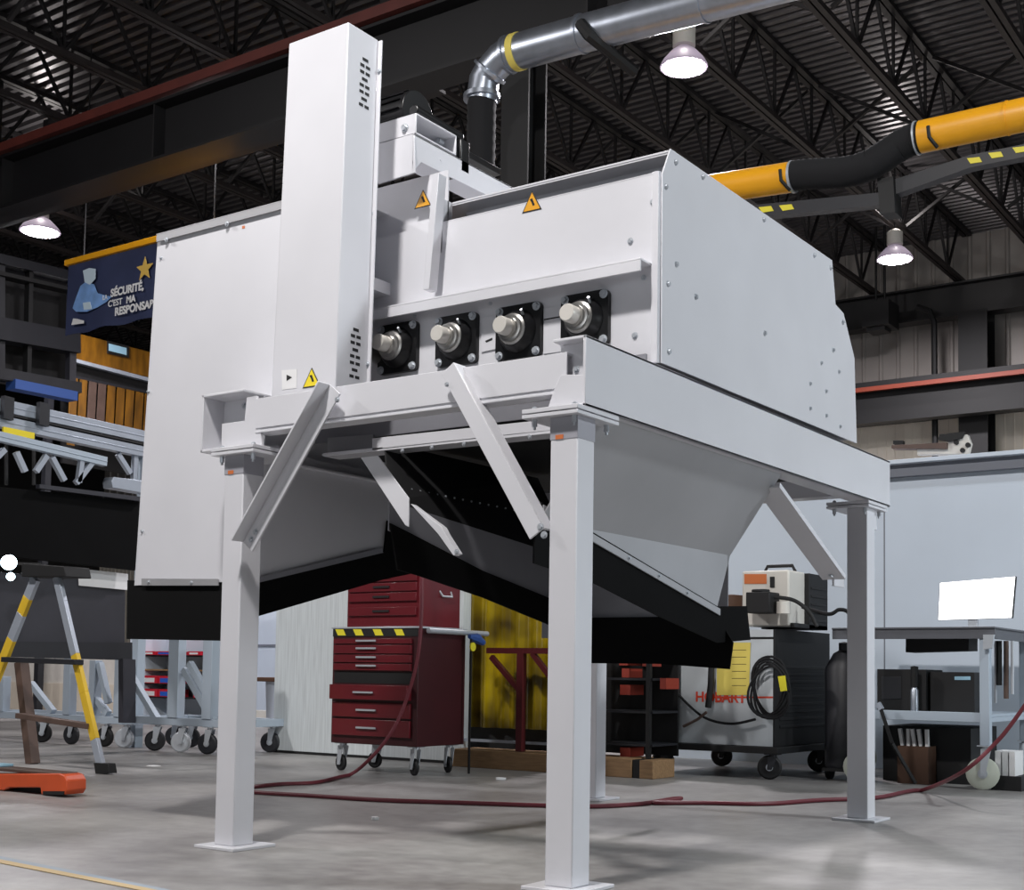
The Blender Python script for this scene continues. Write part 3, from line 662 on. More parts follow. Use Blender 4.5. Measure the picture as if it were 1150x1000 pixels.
mb = MB('steel'); mb.cyl((-1.3, yr, 1.95), (-1.3, YH, 1.95), .03); mb.build('drive_shaft', mach)
mb = MB(); mb.box(-1.45, -1.25, yr, YH, 2.2, 2.25); mb.build('guard_bracket', mach)
# labels
def tri_label(cu, cv, h, w, Y, parent, matn, name='warning_label'):
    c = at(cu, cv, 'Y', Y); hz = abs(at(cu, cv-h/2, 'Y', Y).z-at(cu, cv+h/2, 'Y', Y).z)/2; wx = abs(at(cu-w/2, cv, 'Y', Y).x-at(cu+w/2, cv, 'Y', Y).x)/2
    m = MB('label_black'); m.prism([(c.x-wx, Y, c.z-hz), (c.x+wx, Y, c.z-hz), (c.x, Y, c.z+hz)], (0, -.001, 0))
    m.m(matn); m.prism([(c.x-wx*.84, Y-.001, c.z-hz*.88), (c.x+wx*.84, Y-.001, c.z-hz*.88), (c.x, Y-.001, c.z+hz*.82)], (0, -.0006, 0))
    m.m('label_black'); m.prism([(c.x-wx*.22, Y-.0016, c.z+hz*.2), (c.x+wx*.05, Y-.0016, c.z+hz*.25), (c.x+wx*.32, Y-.0016, c.z-hz*.45), (c.x+wx*.1, Y-.0016, c.z-hz*.5), (c.x-wx*.02, Y-.0016, c.z-hz*.15)], (0, -.0005, 0))
    if 'cut' in name: pass
    o = m.build('warning_label', parent); o['label'] = 'yellow triangular warning sticker with a black symbol'; return o
tri_label(597.5, 226, 23, 22, YH-.0005, fp, 'label_amber'); tri_label(475, 223, 20, 19, YH-.0005, fp, 'label_amber')
tri_label(350, 424, 22, 20, YT-.0005, tw, 'label_yellow')
mb = MB('paper_white'); mb.pp([(316.5, 416), (333.5, 415), (333, 436), (317, 438)], 'Y', YT-.0002, -.001); mb.m('label_black'); mb.pp([(322, 421), (328, 424), (322, 428)], 'Y', YT-.0012, -.001)
o = mb.build('instruction_label', tw); o['label'] = 'small white sticker with a black pointer mark'
mb = MB('logo_orange'); mb.pp([(272, 254), (275, 253.5), (275, 256.5), (272, 257)], 'Y', YL-.0002, -.001); mb.build('sticker', lh)

# ================================================================== casters
def caster(parent, x, y, z, r, wm='black_metal', ang=0, wt=.03, fm='zinc'):
    ca, sa = math.cos(ang), math.sin(ang)
    f = MB(fm); f.box(x-.045, x+.045, y-.04, y+.04, z-.006, z)
    f.cyl((x, y, z-.02), (x, y, z-.006), .025, n=12)
    ax = Vector((-sa, ca, 0)); fw = Vector((ca, sa, 0)); c = Vector((x, y, r))-fw*.02
    for s in (-1, 1):
        o_ = ax*(s*(wt/2+.006)); top = Vector((x, y, z-.02))+o_
        f.prism([top-fw*.03, top+fw*.03, c+o_+fw*.015-Vector((0, 0, .015)), c+o_-fw*.015-Vector((0, 0, .015))], ax*(.004*s))
    f.cyl(c-ax*(wt/2+.012), c+ax*(wt/2+.012), .008, n=8)
    fo = f.build('caster', parent)
    w = MB(wm); w.lathe(c-ax*wt/2, ax, [(r*.35, 0), (r*.45, .004), (r*.85, .002), (r, wt*.25), (r, wt*.75), (r*.85, wt-.002), (r*.45, wt-.004), (r*.35, wt)], 24); w.m('zinc'); w.cyl(c-ax*(wt/2+.003), c+ax*(wt/2+.003), r*.3, n=14)
    w.build('wheel', fo); return fo

# ================================================================== RED TOOL STORAGE
cf = at(376, 862, 'Z', 0)      # front left caster
Yt = at(450, 872, 'Z', 0).y
Yt = 3.12
def PT(u, v): return at(u, v, 'Y', Yt)
zbt, ztp = PT(440, 838).z, PT(440, 706).z
xa, xb_ = PT(373, 770).x, PT(469, 770).x
dpt = at(522, 775, 'X', xb_).y-Yt
t = thing('roller_tool_cabinet', 'dark red wheeled tool cabinet with hazard-striped top edge, drawers below the red chest', 'tool cabinet', ((xa+xb_)/2, Yt+dpt/2, 0))
m = MB('tool_red_dark'); m.box(xa, xb_, Yt, Yt+dpt, zbt, ztp); bo = m.build('body', t, .004)
m = MB('zinc'); m.box(xa-.01, xb_+.01, Yt-.01, Yt+dpt+.01, ztp, ztp+.012); m.build('top_mat', t, .002)
hh = ztp-zbt
m = MB('dark_inside'); m.box(xa+.02, xb_-.05, Yt-.002, Yt, PT(420, 768).z, PT(420, 755).z); m.build('drawer_gap', t)
for i, (v0, v1, hv) in enumerate([(717, 724, 720), (724, 735, 728.5), (735, 745, 738.5), (745, 754, 748), (769, 787, 778), (789, 807, 798), (808, 828, 818)]):
    m = MB('tool_red'); z1_, z0_ = PT(420, v0+.7).z, PT(420, v1-.7).z; off = .03 if i == 4 else 0
    m.box(xa+.02, xb_-.05, Yt-.018-off, Yt-.0+0, z0_, z1_); d_ = m.build('drawer', t, .002)
    m = MB('zinc'); zh = PT(420, hv).z; xc = (PT(400, hv).x+PT(428, hv).x)/2; m.box(xc-.085, xc+.085, Yt-.034-off, Yt-.024-off, zh-.006, zh+.006); m.box(xc-.08, xc-.07, Yt-.026-off, Yt-.016-off, zh-.004, zh+.004); m.box(xc+.07, xc+.08, Yt-.026-off, Yt-.016-off, zh-.004, zh+.004); m.build('handle', d_)
m = MB('label_black'); z1_, z0_ = PT(420, 706).z, PT(420, 715).z; m.box(xa, xb_-.005, Yt-.004, Yt, z0_, z1_); m.m('yellow_mark')
for u in (380, 400, 422, 446): m.prism([PT(u, 714)+Vector((0, -.004, 0)), PT(u+9, 714)+Vector((0, -.004, 0)), PT(u+6, 707)+Vector((0, -.004, 0)), PT(u-3, 707)+Vector((0, -.004, 0))], (0, -.001, 0))
m.build('hazard_stripe', t)
m = MB('zinc'); zbar = at(540, 715, 'X', xb_+.05).z; m.cyl((xb_+.04, Yt+.05, ztp-.015), (xb_+.04, at(547, 717, 'X', xb_+.04).y, ztp-.015), .018, n=12); m.build('side_rail', t)
for (x_, y_) in ((xa+.05, Yt+.07), (xb_-.06, Yt+.07), (xa+.05, Yt+dpt-.08), (xb_-.06, Yt+dpt-.08)): caster(t, x_, y_, zbt, .055, ang=random.uniform(-.6, .6))
ztc = at(440, 640, 'Y', Yt+.04).z
xa2, xb2 = at(390, 690, 'Y', Yt+.05).x, at(471, 690, 'Y', Yt+.05).x
t = thing('tool_chest', 'glossy red tool chest with a side handle standing on the roller cabinet', 'tool chest', ((xa2+xb2)/2, Yt+.3, ztp+.0125))
z0c = ztp+.0125; ztop = z0c+.5
m = MB('tool_red'); m.box(xa2, xb2, Yt+.05, Yt+dpt-.02, z0c, ztop); m.build('body', t, .004)
for v in (649, 660, 671, 687):
    m = MB('tool_red'); zc_ = at(430, v, 'Y', Yt+.05).z; m.box(xa2+.02, xb2-.02, Yt+.034, Yt+.05, zc_-.028, zc_+.028); d_ = m.build('drawer', t, .002)
    m = MB('black_metal'); m.box((xa2+xb2)/2-.07, (xa2+xb2)/2+.07, Yt+.024, Yt+.034, zc_-.005, zc_+.008); m.build('handle', d_)
m = MB('tool_red'); m.box(xa2-.005, xb2+.005, Yt+.045, Yt+dpt-.015, ztop, ztop+.05); m.build('lid', t, .006)
m = MB('zinc'); pc = at(500, 668, 'X', xb2); m.tube([(xb2, pc.y-.06, pc.z+.02), (xb2+.02, pc.y-.05, pc.z-.015), (xb2+.02, pc.y+.05, pc.z-.015), (xb2, pc.y+.06, pc.z+.02)], .007, 8); m.build('side_handle', t)
# glove / blue tool hanging on the rail
m = MB('blue_paint'); p = at(533, 722, 'X', xb_+.07)
m.tube([p+Vector((0, -.06, .04)), p+Vector((0, .02, .03)), p+Vector((.0, .1, .0))], .03, 8, rr=[.015, .035, .02]); m.m('yellow_mark'); m.lathe(p+Vector((.01, -.04, -.03)), (1, 0, 0), [(.03, 0), (.03, .01)], 14); m.m('label_black'); m.bar(p+Vector((0, -.04, .03)), p+Vector((0, -.04, -.9+.0)), .012)
single(m, 'bar_clamp', 'dark bar clamp with a blue grip hooked over the cabinet rail', 'clamp', p)
# red hose
def hose(pts, r, n=10, sub=8):
    out = []; P_ = [pts[0]]+pts+[pts[-1]]
    for i in range(1, len(P_)-2):
        for k in range(sub):
            s = k/sub; a, b, c_, d_ = P_[i-1], P_[i], P_[i+1], P_[i+2]
            out.append(.5*((2*b)+(c_-a)*s+(2*a-5*b+4*c_-d_)*s*s+(3*b-a-3*c_+d_)*s**3))
    out.append(pts[-1]); return out
fl = lambda u, v, z=.012: at(u, v, 'Z', z)
Yh = Yt-.14
hp = [at(u, v, 'Y', Yh) for u, v in [(473, 560), (474, 650), (473, 700), (468, 745), (455, 790)]]+[at(440, 822, 'Y', Yh-.05), at(418, 850, 'Y', Yh-.1)]
hp += [fl(u, v) for u, v in [(392, 871), (355, 879), (315, 881), (284, 884), (262, 887), (284, 890), (350, 894), (430, 899), (520, 902), (610, 905), (663, 906), (720, 903), (752, 898), (765, 897), (752, 900), (735, 902), (790, 902), (860, 903), (920, 899), (985, 896)]]
hp += [fl(1035, 888), at(1080, 868, 'Y', 3.6), at(1115, 838, 'Y', 3.6), at(1140, 808, 'Y', 3.6), at(1175, 755, 'Y', 3.6), at(1200, 700, 'Y', 3.6)]
m = MB('hose_red'); pp_ = [Vector((p.x, p.y, max(p.z, .012))) for p in hose([Vector(p) for p in hp], .011)]; m.tube(pp_, .0115, 8)
single(m, 'air_hose', 'thin dark red air hose hanging down and snaking across the floor', 'hose', fl(284, 884, 0))

# white panel wall behind the tool cabinet
Yw = 4.25
xw0 = at(309, 846, 'Z', 0).x
m = MB('white_wall'); m.box(at(310, 700, 'Y', Yw).x, at(520, 700, 'Y', Yw).x, Yw, Yw+.1, 0.02, 2.4); 
t = thing('white_panel_wall', 'weathered white free-standing panel behind the red tool cabinet', 'panel', (at(400, 700, 'Y', Yw).x, Yw, 0))
m.build('panel', t, .003)
m = MB('black_metal'); m.box(at(310, 700, 'Y', Yw).x, at(520, 700, 'Y', Yw).x, Yw+.0, Yw+.1, 0, .02); m.build('bottom_rail', t)

# yellow welding curtain and red frame
Ym = 4.35
def curtain(x0, x1, y, z0, z1, mb, amp=.02, per=.14, nx=90):
    vs = []; fs = []
    for i in range(nx+1):
        x = lerp(x0, x1, i/nx); o_ = amp*math.sin(x/per*2*math.pi)+amp*.5*math.sin(x/per*3.3)
        vs += [(x, y+o_, z0), (x, y+o_*.7, z1)]
    for i in range(nx): fs.append((2*i, 2*i+2, 2*i+3, 2*i+1))
    k = len(vs); vs2 = [(a, b+.004, c_) for a, b, c_ in vs]; fs2 = [tuple(j+k for j in f_) for f_ in fs]
    mb.add(vs+vs2, fs+fs2)
x0, x1 = at(516, 750, 'Y', Ym).x, at(662, 750, 'Y', Ym).x
t = thing('welding_curtain_screen', 'yellow translucent welding curtain on a dark rail right of the tool cabinet', 'welding screen', ((x0+x1)/2, Ym, .1))
m = MB('curtain_yellow'); zb_ = at(560, 818, 'Y', Ym).z; curtain(x0, at(612, 750, 'Y', Ym).x+.15, Ym, zb_, 2.0, m); m.build('curtain', t)
m = MB('black_metal'); m.bar((x0-.05, Ym, 2.03), (x1, Ym, 2.03), .04); m.bar((x0, Ym-.05, .1), (x0, Ym-.05, 2.03), .04); m.bar((x1, Ym, .1), (x1, Ym, 2.03), .04); m.box(x0, x1, Ym+.08, Ym+.1, .1, zb_+.05); m.build('frame', t)
m = MB('alu'); zz_ = at(560, 833, 'Y', Ym-.06).z; m.bar((x0, Ym-.06, zz_), (x1, Ym-.06, zz_), .02); m.build('lower_bar', t)
t = thing('red_steel_stand', 'dark red angle-braced steel stand in front of the yellow curtain', 'stand', at(585, 800, 'Y', Ym-.25))
m = MB('frame_red'); Q = lambda u, v: at(u, v, 'Y', Ym-.25)
zt_ = Q(560, 731).z
m.bar(Q(548, 731), Q(630, 731.5), .04); m.build('top_rail', t)
m = MB('frame_red'); q_ = Q(586, 731); m.bar(q_, (q_.x, q_.y, .13), .05); m.build('leg', t)
m = MB('frame_red'); m.bar(Q(552, 738), Q(584, 776), .035); m.build('diagonal_brace', t)
m = MB('frame_red'); m.bar(Q(598, 734), Q(630, 776), .035); m.build('diagonal_brace', t)
m = MB('frame_red'); q_ = Q(640, 731); m.bar(q_, (q_.x, q_.y, .13), .05); m.build('leg', t)
# timber on the floor
m = MB('wood'); ya = Ym-.3; xx0, xx1 = at(505, 860, 'Y', ya).x, at(733, 870, 'Y', ya).x; m.box(xx0, xx1-.16, ya, ya+.3, 0, .125); m.m('black_metal'); m.box(xx1-.16, xx1-.10, ya+.01, ya+.3, 0, .12); m.m('wood'); m.box(xx1-.1, xx1, ya, ya+.3, 0, .12)
single(m, 'timber_beam', 'long raw timber beam lying on the floor under the yellow curtain', 'timber', ((xx0+xx1)/2, ya, 0), bevel=.004)
# black rack with orange tools
Yk2 = 4.2; x0, x1 = at(672, 800, 'Y', Yk2).x, at(733, 800, 'Y', Yk2).x-.2
t = thing('tool_rack', 'black tool rack with orange boxes between the legs and the welding cart', 'rack', ((x0+x1)/2, Yk2+.2, .125))
m = MB('black_metal'); m.box(x0-.3, x1+.2, Yk2+.35, Yk2+.37, .125, 1.15); m.bar((x0+.02, Yk2, .125), (x0+.02, Yk2, 1.15), .03); m.bar((x1+.17, Yk2, .125), (x1+.17, Yk2, 1.15), .03); m.build('frame', t)
for k, zz_ in enumerate((.2, .42, .64, .86, 1.08)):
    m = MB('charcoal_metal'); m.box(x0, x1+.2, Yk2, Yk2+.35, zz_, zz_+.015); m.build('shelf', t)
for (u, v, w_, h_) in [(692, 744, 12, 8), (695, 756, 10, 12), (693, 775, 14, 13), (718, 745, 8, 8), (738, 768, 8, 14), (693, 845, 14, 12)]:
    a = at(u, v, 'Y', Yk2-.02); s_ = 6.5*1.3/1468
    m = MB('bin_rust'); hz = h_*s_*.45; m.box(a.x, a.x+w_*s_, Yk2+.02, Yk2+.2, a.z-hz, a.z+hz)
    tag(m.build('storage_box', t), 'orange-red box')

# ================================================================== WELDING CART
Ywc = 4.62
Q = lambda u, v: at(u, v, 'Y', Ywc)
z0w, z1w = Q(800, 836).z, Q(800, 707).z
xw0, xw1 = Q(744, 800).x, Q(868, 800).x
dw = at(930, 800, 'X', xw1).y-Ywc
t = thing('welding_power_source', 'grey and black welding power source on a low black trolley, coiled cable on front', 'welding machine', ((xw0+xw1)/2, Ywc+.3, 0))
m = MB('cabinet_grey'); m.box(xw0, xw1, Ywc, Ywc+.006, z0w+.0, z1w-.07); m.build('front_panel', t, .001)
m = MB('black_metal'); m.box(xw0, xw1, Ywc+.006, Ywc+dw, z0w, z1w-.06); m.box(xw1, xw1+.012, Ywc, Ywc+dw, z0w, z1w)
for k in range(9): m.box(xw1+.012, xw1+.018, Ywc+.08, Ywc+dw-.1, z0w+.12+k*.05, z0w+.14+k*.05)
m.build('cabinet', t, .002)
m = MB('cabinet_grey'); m.box(xw0+.15, xw1, Ywc-.002, Ywc+.3, z1w-.055, z1w-.005); m.build('top_strip', t, .002)
m = MB('black_metal'); zc0 = z0w-.045; m.box(xw0-.05, xw1+.06, Ywc-.06, Ywc+dw+.05, zc0, z0w-.002); m.build('trolley_frame', t, .003)
for x_, y_ in ((xw0+.03, Ywc), (xw1-.0, Ywc+.0), (xw0+.03, Ywc+dw-.05), (xw1-.03, Ywc+dw-.05)): caster(t, x_, y_, zc0, .08, wt=.05, ang=random.uniform(.2, .6), fm='charcoal_metal')
m = MB('logo_red'); m.pp([(797, 782.5), (868, 782.5), (868, 784.5), (797, 784.5)], 'Y', Ywc-.001, -.001); m.build('red_stripe', t)
sz = abs(Q(780, 788).z-Q(780, 775).z)
o = text_mesh('HOBART', sz*1.2, 'logo_red', frameM(Q(781, 788)+Vector((0, -.003, 0)), (1, 0, 0), (0, 0, 1)), 'lettering', t, bold=.0025)
m = MB('paper_yellow'); m.pp([(805, 752), (821, 722), (843, 722), (841, 781), (805, 781)], 'Y', Ywc-.004, -.001); m.m('label_black')
for k in range(6): m.pp([(822, 730+k*8), (838, 730+k*8), (838, 730.6+k*8), (822, 730.6+k*8)], 'Y', Ywc-.0051, -.0003)
m.build('yellow_notice', t)
# cable coil
m = MB('hose_black')
for k in range(5):
    c_ = Q(866+k*.8, 770+k*2); rx, rz = .115+.006*k, .19-.005*k
    pts = [(c_.x+rx*math.cos(2*math.pi*i/30)+.02*math.sin(k+i*.4), Ywc-.03-.012*k, c_.z+rz*math.sin(2*math.pi*i/30)) for i in range(31)]
    m.tube(pts, .0085, 7)
m.m('yellow_mark'); m.pp([(874, 760), (882, 759), (884, 776), (877, 777)], 'Y', Ywc-.1, -.008)
single(m, 'welding_cable', 'coiled black welding cable with a yellow tag hung on the welding machine', 'cable', Q(866, 835))
m = MB('hose_black'); pts = hose([Q(u, v)+Vector((0, -.05, 0)) for u, v in [(745, 742), (757, 768), (775, 790), (797, 807), (825, 813), (852, 808)]], .01); m.tube(pts, .009, 8)
m.m('black_metal'); m.tube([Q(803, 742)+Vector((0, -.05, 0)), Q(802, 770)+Vector((0, -.05, 0)), Q(799, 795)+Vector((0, -.05, 0))], .022, 10); m.m('rust_brown'); m.tube([Q(798, 800)+Vector((0, -.06, 0)), Q(788, 808)+Vector((0, -.06, 0)), Q(772, 816)+Vector((0, -.06, 0))], .01, 8)
single(m, 'welding_torch', 'black welding torch with a brass nozzle draped over the grey cabinet front', 'welding torch', Q(800, 800))
# wire feeder on top
zf0 = z1w+.0
Yf = Ywc+.02
Q2 = lambda u, v: at(u, v, 'Y', Yf)
xf0, xf1 = Q2(833, 680).x, Q2(886, 680).x
zft = Q2(860, 641).z
dfy = at(925, 660, 'X', xf1).y-Yf
t = thing('wire_feeder', 'cream and black wire feeder with an orange badge on top of the welding machine', 'wire feeder', ((xf0+xf1)/2, Yf+.2, zf0))
xfm = lerp(xf0, xf1, 1.0)
m = MB('cream'); m.box(xf0, xf1+.0, Yf, Yf+dfy*.45, zf0+.02, zft); m.build('case', t, .012)
m = MB('black_metal'); m.box(xf0+.02, xf1+.03, Yf+dfy*.45, Yf+dfy, zf0+.01, zft-.005); m.box(xf1, xf1+.03, Yf+.02, Yf+dfy, zf0+.01, zf0+.04)
for k in range(5): m.box(xf1+.03, xf1+.036, Yf+dfy*.5, Yf+dfy-.03, zf0+.06+k*.055, zf0+.075+k*.055)
m.build('rear_cover', t, .008)
m = MB('logo_orange'); m.pp([(836, 645), (861, 645), (861, 656), (836, 656)], 'Y', Yf-.001, -.003); m.build('badge', t, .001)
m = MB('black_metal'); m.pp([(865, 648), (870, 648), (870, 660), (865, 660)], 'Y', Yf-.001, -.006); m.build('switch', t)
m = MB('black_metal'); m.tube([Vector((xf0+.1, Yf+.15, zft)), Vector((xf0+.12, Yf+.15, zft+.04)), Vector((xf1-.04, Yf+.15, zft+.04)), Vector((xf1-.02, Yf+.15, zft))], .012, 8); m.build('handle', t)
m = MB('black_metal'); a = Q2(849, 667); m.box(a.x, a.x+.17, Yf-.16, Yf, Q2(850, 690).z, a.z); m.cyl((a.x+.08, Yf-.1, a.z), (a.x+.08, Yf-.1, a.z+.02), .06, n=16); m.tube(hose([Vector((a.x+.16, Yf-.08, a.z-.03)), Q2(895, 675)+Vector((0, -.05, 0)), Q2(912, 688)+Vector((0, -.05, 0)), Q2(921, 705)+Vector((0, -.05, 0))], .01), .014, 8); m.build('control_box', t, .006)
m = MB('cream'); m.cyl(Q2(884, 685)+Vector((0, -.06, -.03)), Q2(884, 685)+Vector((0, -.06, .05)), .045, n=18); m.build('filter_bowl', t)
m = MB('brown'); p = at(822, 652, 'Y', Ywc+.2); m.lathe((p.x, p.y, z1w), (0, 0, 1), [(.1, 0), (.11, .02), (.11, .2), (.09, .24), (.0, .25)], 20)
single(m, 'fiber_drum', 'small brown drum standing left of the wire feeder', 'drum', (p.x, p.y, z1w))
m = MB('hose_black'); p1 = [at(u, v, 'Y', Ywc+.08) for u, v in [(930, 690), (943, 685), (954, 690)]]; pts = hose([Vector((xf1+.045, Yf+.12, zf0+.15))]+p1+[Vector((p1[-1].x+.04, p1[-1].y, .95)), Vector((p1[-1].x+.04, p1[-1].y, .3)), Vector((p1[-1].x+.1, p1[-1].y, .014))], .01); m.tube(pts, .013, 8)
single(m, 'power_cable', 'thick black cable looping from the wire feeder down behind the front right leg', 'cable', (p1[-1].x+.2, p1[-1].y, 0))
# gas bottle / dark clutter between cart and desk
Yg = Ywc+.35
a = at(962, 760, 'Y', Yg)
t = thing('gas_cylinder_trolley', 'black cylinder cart squeezed between the welding machine and the desk', 'cart', (a.x, Yg, 0))
x0, x1 = at(932, 800, 'Y', Yg).x, at(964, 800, 'Y', Yg).x
m = MB('charcoal_metal'); m.lathe(((x0+x1)/2, Yg, .08), (0, 0, 1), [(.12, 0), (.125, .02), (.125, .66), (.07, .76), (.035, .78), (.035, .83), (0, .84)], 20); m.build('cylinder', t)
m = MB('black_metal'); m.box(x0, x1, Yg-.14, Yg+.14, .06, .08); m.bar((x0+.03, Yg+.15, .05), (x0+.03, Yg+.15, .88), .025); m.bar((x1-.03, Yg+.15, .05), (x1-.03, Yg+.15, .88), .025); m.box(x0, x1, Yg+.12, Yg+.15, .3, .85); m.build('trolley_frame', t)
for xx in (x0, x1):
    m = MB('black_metal'); m.cyl((xx-.015, Yg, .06), (xx+.015, Yg, .06), .06, n=18); m.build('wheel', t)

# ================================================================== WORK TABLE
Ydk = 4.78; Zk = at(1100, 704, 'Y', Ydk).z
xd0, xd1 = at(934, 708, 'Y', Ydk).x, at(1117, 705, 'Y', Ydk).x
yd1 = at(1155, 710, 'X', xd1).y+.25
t = thing('steel_work_table', 'grey wheeled steel work table with a lower shelf under the bright screen', 'work table', ((xd0+xd1)/2, (Ydk+yd1)/2, 0))
m = MB('desk_steel'); m.box(xd0, xd1, Ydk, yd1, Zk-.012, Zk); m.box(xd0, xd1, Ydk+.01, Ydk+.02, Zk-.075, Zk-.012); m.box(xd1-.02, xd1-.01, Ydk+.02, yd1, Zk-.075, Zk-.012); m.build('tabletop', t, .002)
zs = at(1050, 805, 'Y', Ydk).z
zlg = at(1105, 838, 'Y', Ydk).z
xdl = at(968, 800, 'Y', Ydk+.05).x; xdl2 = at(972, 800, 'Y', yd1-.07).x
for lx, ly in ((xd1-.07, Ydk+.05), (xd1-.07, yd1-.07), (xdl, Ydk+.05), (xdl2, yd1-.07)):
    m = MB('alu_paint'); m.box(lx-.03, lx+.03, ly-.03, ly+.03, zlg, Zk-.075 if ly < Ydk+.1 else Zk-.012); m.build('leg', t, .003)
    caster(t, lx, ly, zlg, .1, 'wheel_pale', ang=.2 if ly < Ydk+.1 else .6, wt=.04)
m = MB('alu_paint'); m.box(xdl+.03, xd1-.1, Ydk+.03, Ydk+.07, zs-.03, zs+.03); m.box(xdl+.03, xd1-.05, Ydk+.07, yd1-.05, zs+.0, zs+.02); m.box(xd1-.09, xd1-.05, Ydk+.08, yd1-.1, zs-.03, zs+.0); m.build('lower_shelf', t, .003)
m = MB('black_metal'); m.pp([(1017, 718), (1088, 716), (1088, 731), (1017, 733)], 'Y', Ydk+.25, .2); m.build('drawer', t, .002)
m = MB('zinc'); m.pp([(1104, 713), (1116, 713), (1114, 728), (1104, 730)], 'Y', Ydk-.02, .04); m.build('corner_bracket', t)
# monitor
m0 = [(1056, 655), (1140, 648), (1136, 694), (1054, 696.5)]
Ymn = Ydk+.32; PM = [at(u, v, 'Y', Ymn) for u, v in m0]
t = thing('computer_monitor', 'bright white glowing computer screen standing on the work table', 'monitor', (at(1095, 700, 'Y', Ymn).x, Ymn, Zk))
m = MB('black_metal'); c_ = sum(PM, Vector())/4; m.prism([c_+(p-c_)*1.02 for p in PM], (0, .03, 0)); m.build('housing', t, .002)
m = MB('screen_glow'); m.prism([p+Vector((0, -.0005, 0)) for p in PM], (0, -.002, 0)); m.build('screen', t)
m = MB('zinc'); cx_ = at(1092, 700, 'Y', Ymn).x; m.box(cx_-.03, cx_+.03, Ymn+.01, Ymn+.03, Zk, PM[2].z+.05); m.box(cx_-.1, cx_+.1, Ymn-.06, Ymn+.1, Zk, Zk+.012); m.build('stand', t, .002)
# boxes on and under the shelf
zsh = zs+.021
Yx = Ydk+.2
a, b = at(985, 755, 'Y', Yx), at(1093, 798, 'Y', Yx)
m = MB('black_metal'); m.box(a.x, at(1040, 755, 'Y', Yx).x, Yx, Yx+.35, zsh, at(1010, 752, 'Y', Yx).z); m.m('charcoal_metal'); m.pp([(990, 760), (1012, 760), (1012, 785), (990, 786)], 'Y', Yx-.001, -.004)
single(m, 'black_case', 'black equipment case at left on the table shelf', 'case', (a.x+.1, Yx+.2, zsh), bevel=.004)
m = MB('black_metal'); m.box(at(1043, 755, 'Y', Yx).x, b.x, Yx+.03, Yx+.35, zsh, at(1060, 755, 'Y', Yx).z); m.m('blue_glass'); m.pp([(1072, 760), (1090, 760), (1090, 764), (1072, 764)], 'Y', Yx+.029, -.002)
single(m, 'black_box_unit', 'wide black box with a pale label strip on the table shelf', 'box', (at(1065, 780, 'Y', Yx).x, Yx+.2, zsh), bevel=.004)
m = MB('galvanised'); p = at(1026, 790, 'Y', Ydk+.1); r_ = .026; m.lathe((p.x, Ydk+.12, zsh), (0, 0, 1), [(r_, 0), (r_, .14), (r_*.6, .16), (0, .16)], 18); m.m('black_metal'); m.lathe((p.x, Ydk+.12, zsh+.161), (0, 0, 1), [(r_*.95, 0), (r_*.95, .13), (0, .135)], 18)
single(m, 'spray_can', 'silver and black can standing at the front edge of the table shelf', 'can', (p.x, Ydk+.12, zsh))
# dark cabinet under table
m = MB('black_metal'); a, b = at(985, 815, 'Y', Ydk+.25), at(1085, 870, 'Y', Ydk+.25); m.box(a.x, b.x, Ydk+.36, yd1-.1, .0, zs-.08); m.m('charcoal_metal'); m.box(a.x+.25, a.x+.26, Ydk+.355, Ydk+.36, .03, zs-.1)
single(m, 'floor_crate', 'dark crate on the floor beneath the table shelf', 'crate', ((a.x+b.x)/2, Ydk+.4, 0), bevel=.004)
m = MB('brown'); q0, q1 = at(1003, 836, 'Y', Ydk+.1), at(1038, 840, 'Y', Ydk+.1); zz_ = q1.z; m.box(q0.x, q1.x, Ydk+.18, Ydk+.34, 0, zz_)
m.m('paper_white'); 
for k in range(5):
    xx = lerp(q0.x, q1.x, (k+.4)/5); m.bar((xx, Ydk+.24, zz_), (xx+random.uniform(-.02, .02), Ydk+.24, zz_+.11), .02, .03)
single(m, 'scrap_carton', 'brown carton with crumpled clear packing sticking out below the shelf', 'carton', ((q0.x+q1.x)/2, Ydk+.1, 0))
m = MB('black_metal'); m.bar(at(988, 793, 'Y', Ydk-.06), at(1002, 835, 'Y', Ydk-.04), .022); m.bar(at(1002, 835, 'Y', Ydk-.04), Vector((at(1028, 880, 'Z', .012).x, at(1028, 880, 'Z', .012).y, .012)), .018); m.m('alu'); m.bar(at(986, 790, 'Y', Ydk-.06), at(990, 797, 'Y', Ydk-.06), .03)
single(m, 'push_broom_handle', 'black pole with a pale grip leaning by the front right leg', 'pole', at(1028, 880, 'Z', 0))
m = MB('paper_white'); a = at(1120, 850, 'Y', Ydk+.15); 
for k in range(3): m.box(a.x+k*.042, a.x+k*.042+.034, Ydk+.1, Ydk+.3, .09, .24)
m.m('black_metal'); m.box(a.x-.02, a.x+.16, Ydk+.08, Ydk+.32, .0, .09)
single(m, 'ring_binders', 'white binders in a black tray behind the table caster', 'binder', (a.x+.05, Ydk+.2, 0))
# tools hanging at the right end of table
t = thing('hanging_tool_bundle', 'dark pliers and grinders hung below the right end of the work table', 'tools', at(1128, 715, 'Y', Ydk+.3))
for (u, v0, v1, mm, r_) in [(1122, 735, 770, 'black_metal', .018), (1130, 735, 785, 'rust_brown', .016), (1137, 738, 780, 'zinc', .01), (1118, 745, 790, 'zinc', .008)]:
    m = MB(mm); a, b = at(u, v0, 'Y', Ydk+.3), at(u, v1, 'Y', Ydk+.3); m.tube([Vector((a.x, a.y, Zk-.08)), a, b], r_, 8); m.build('hand_tool', t)

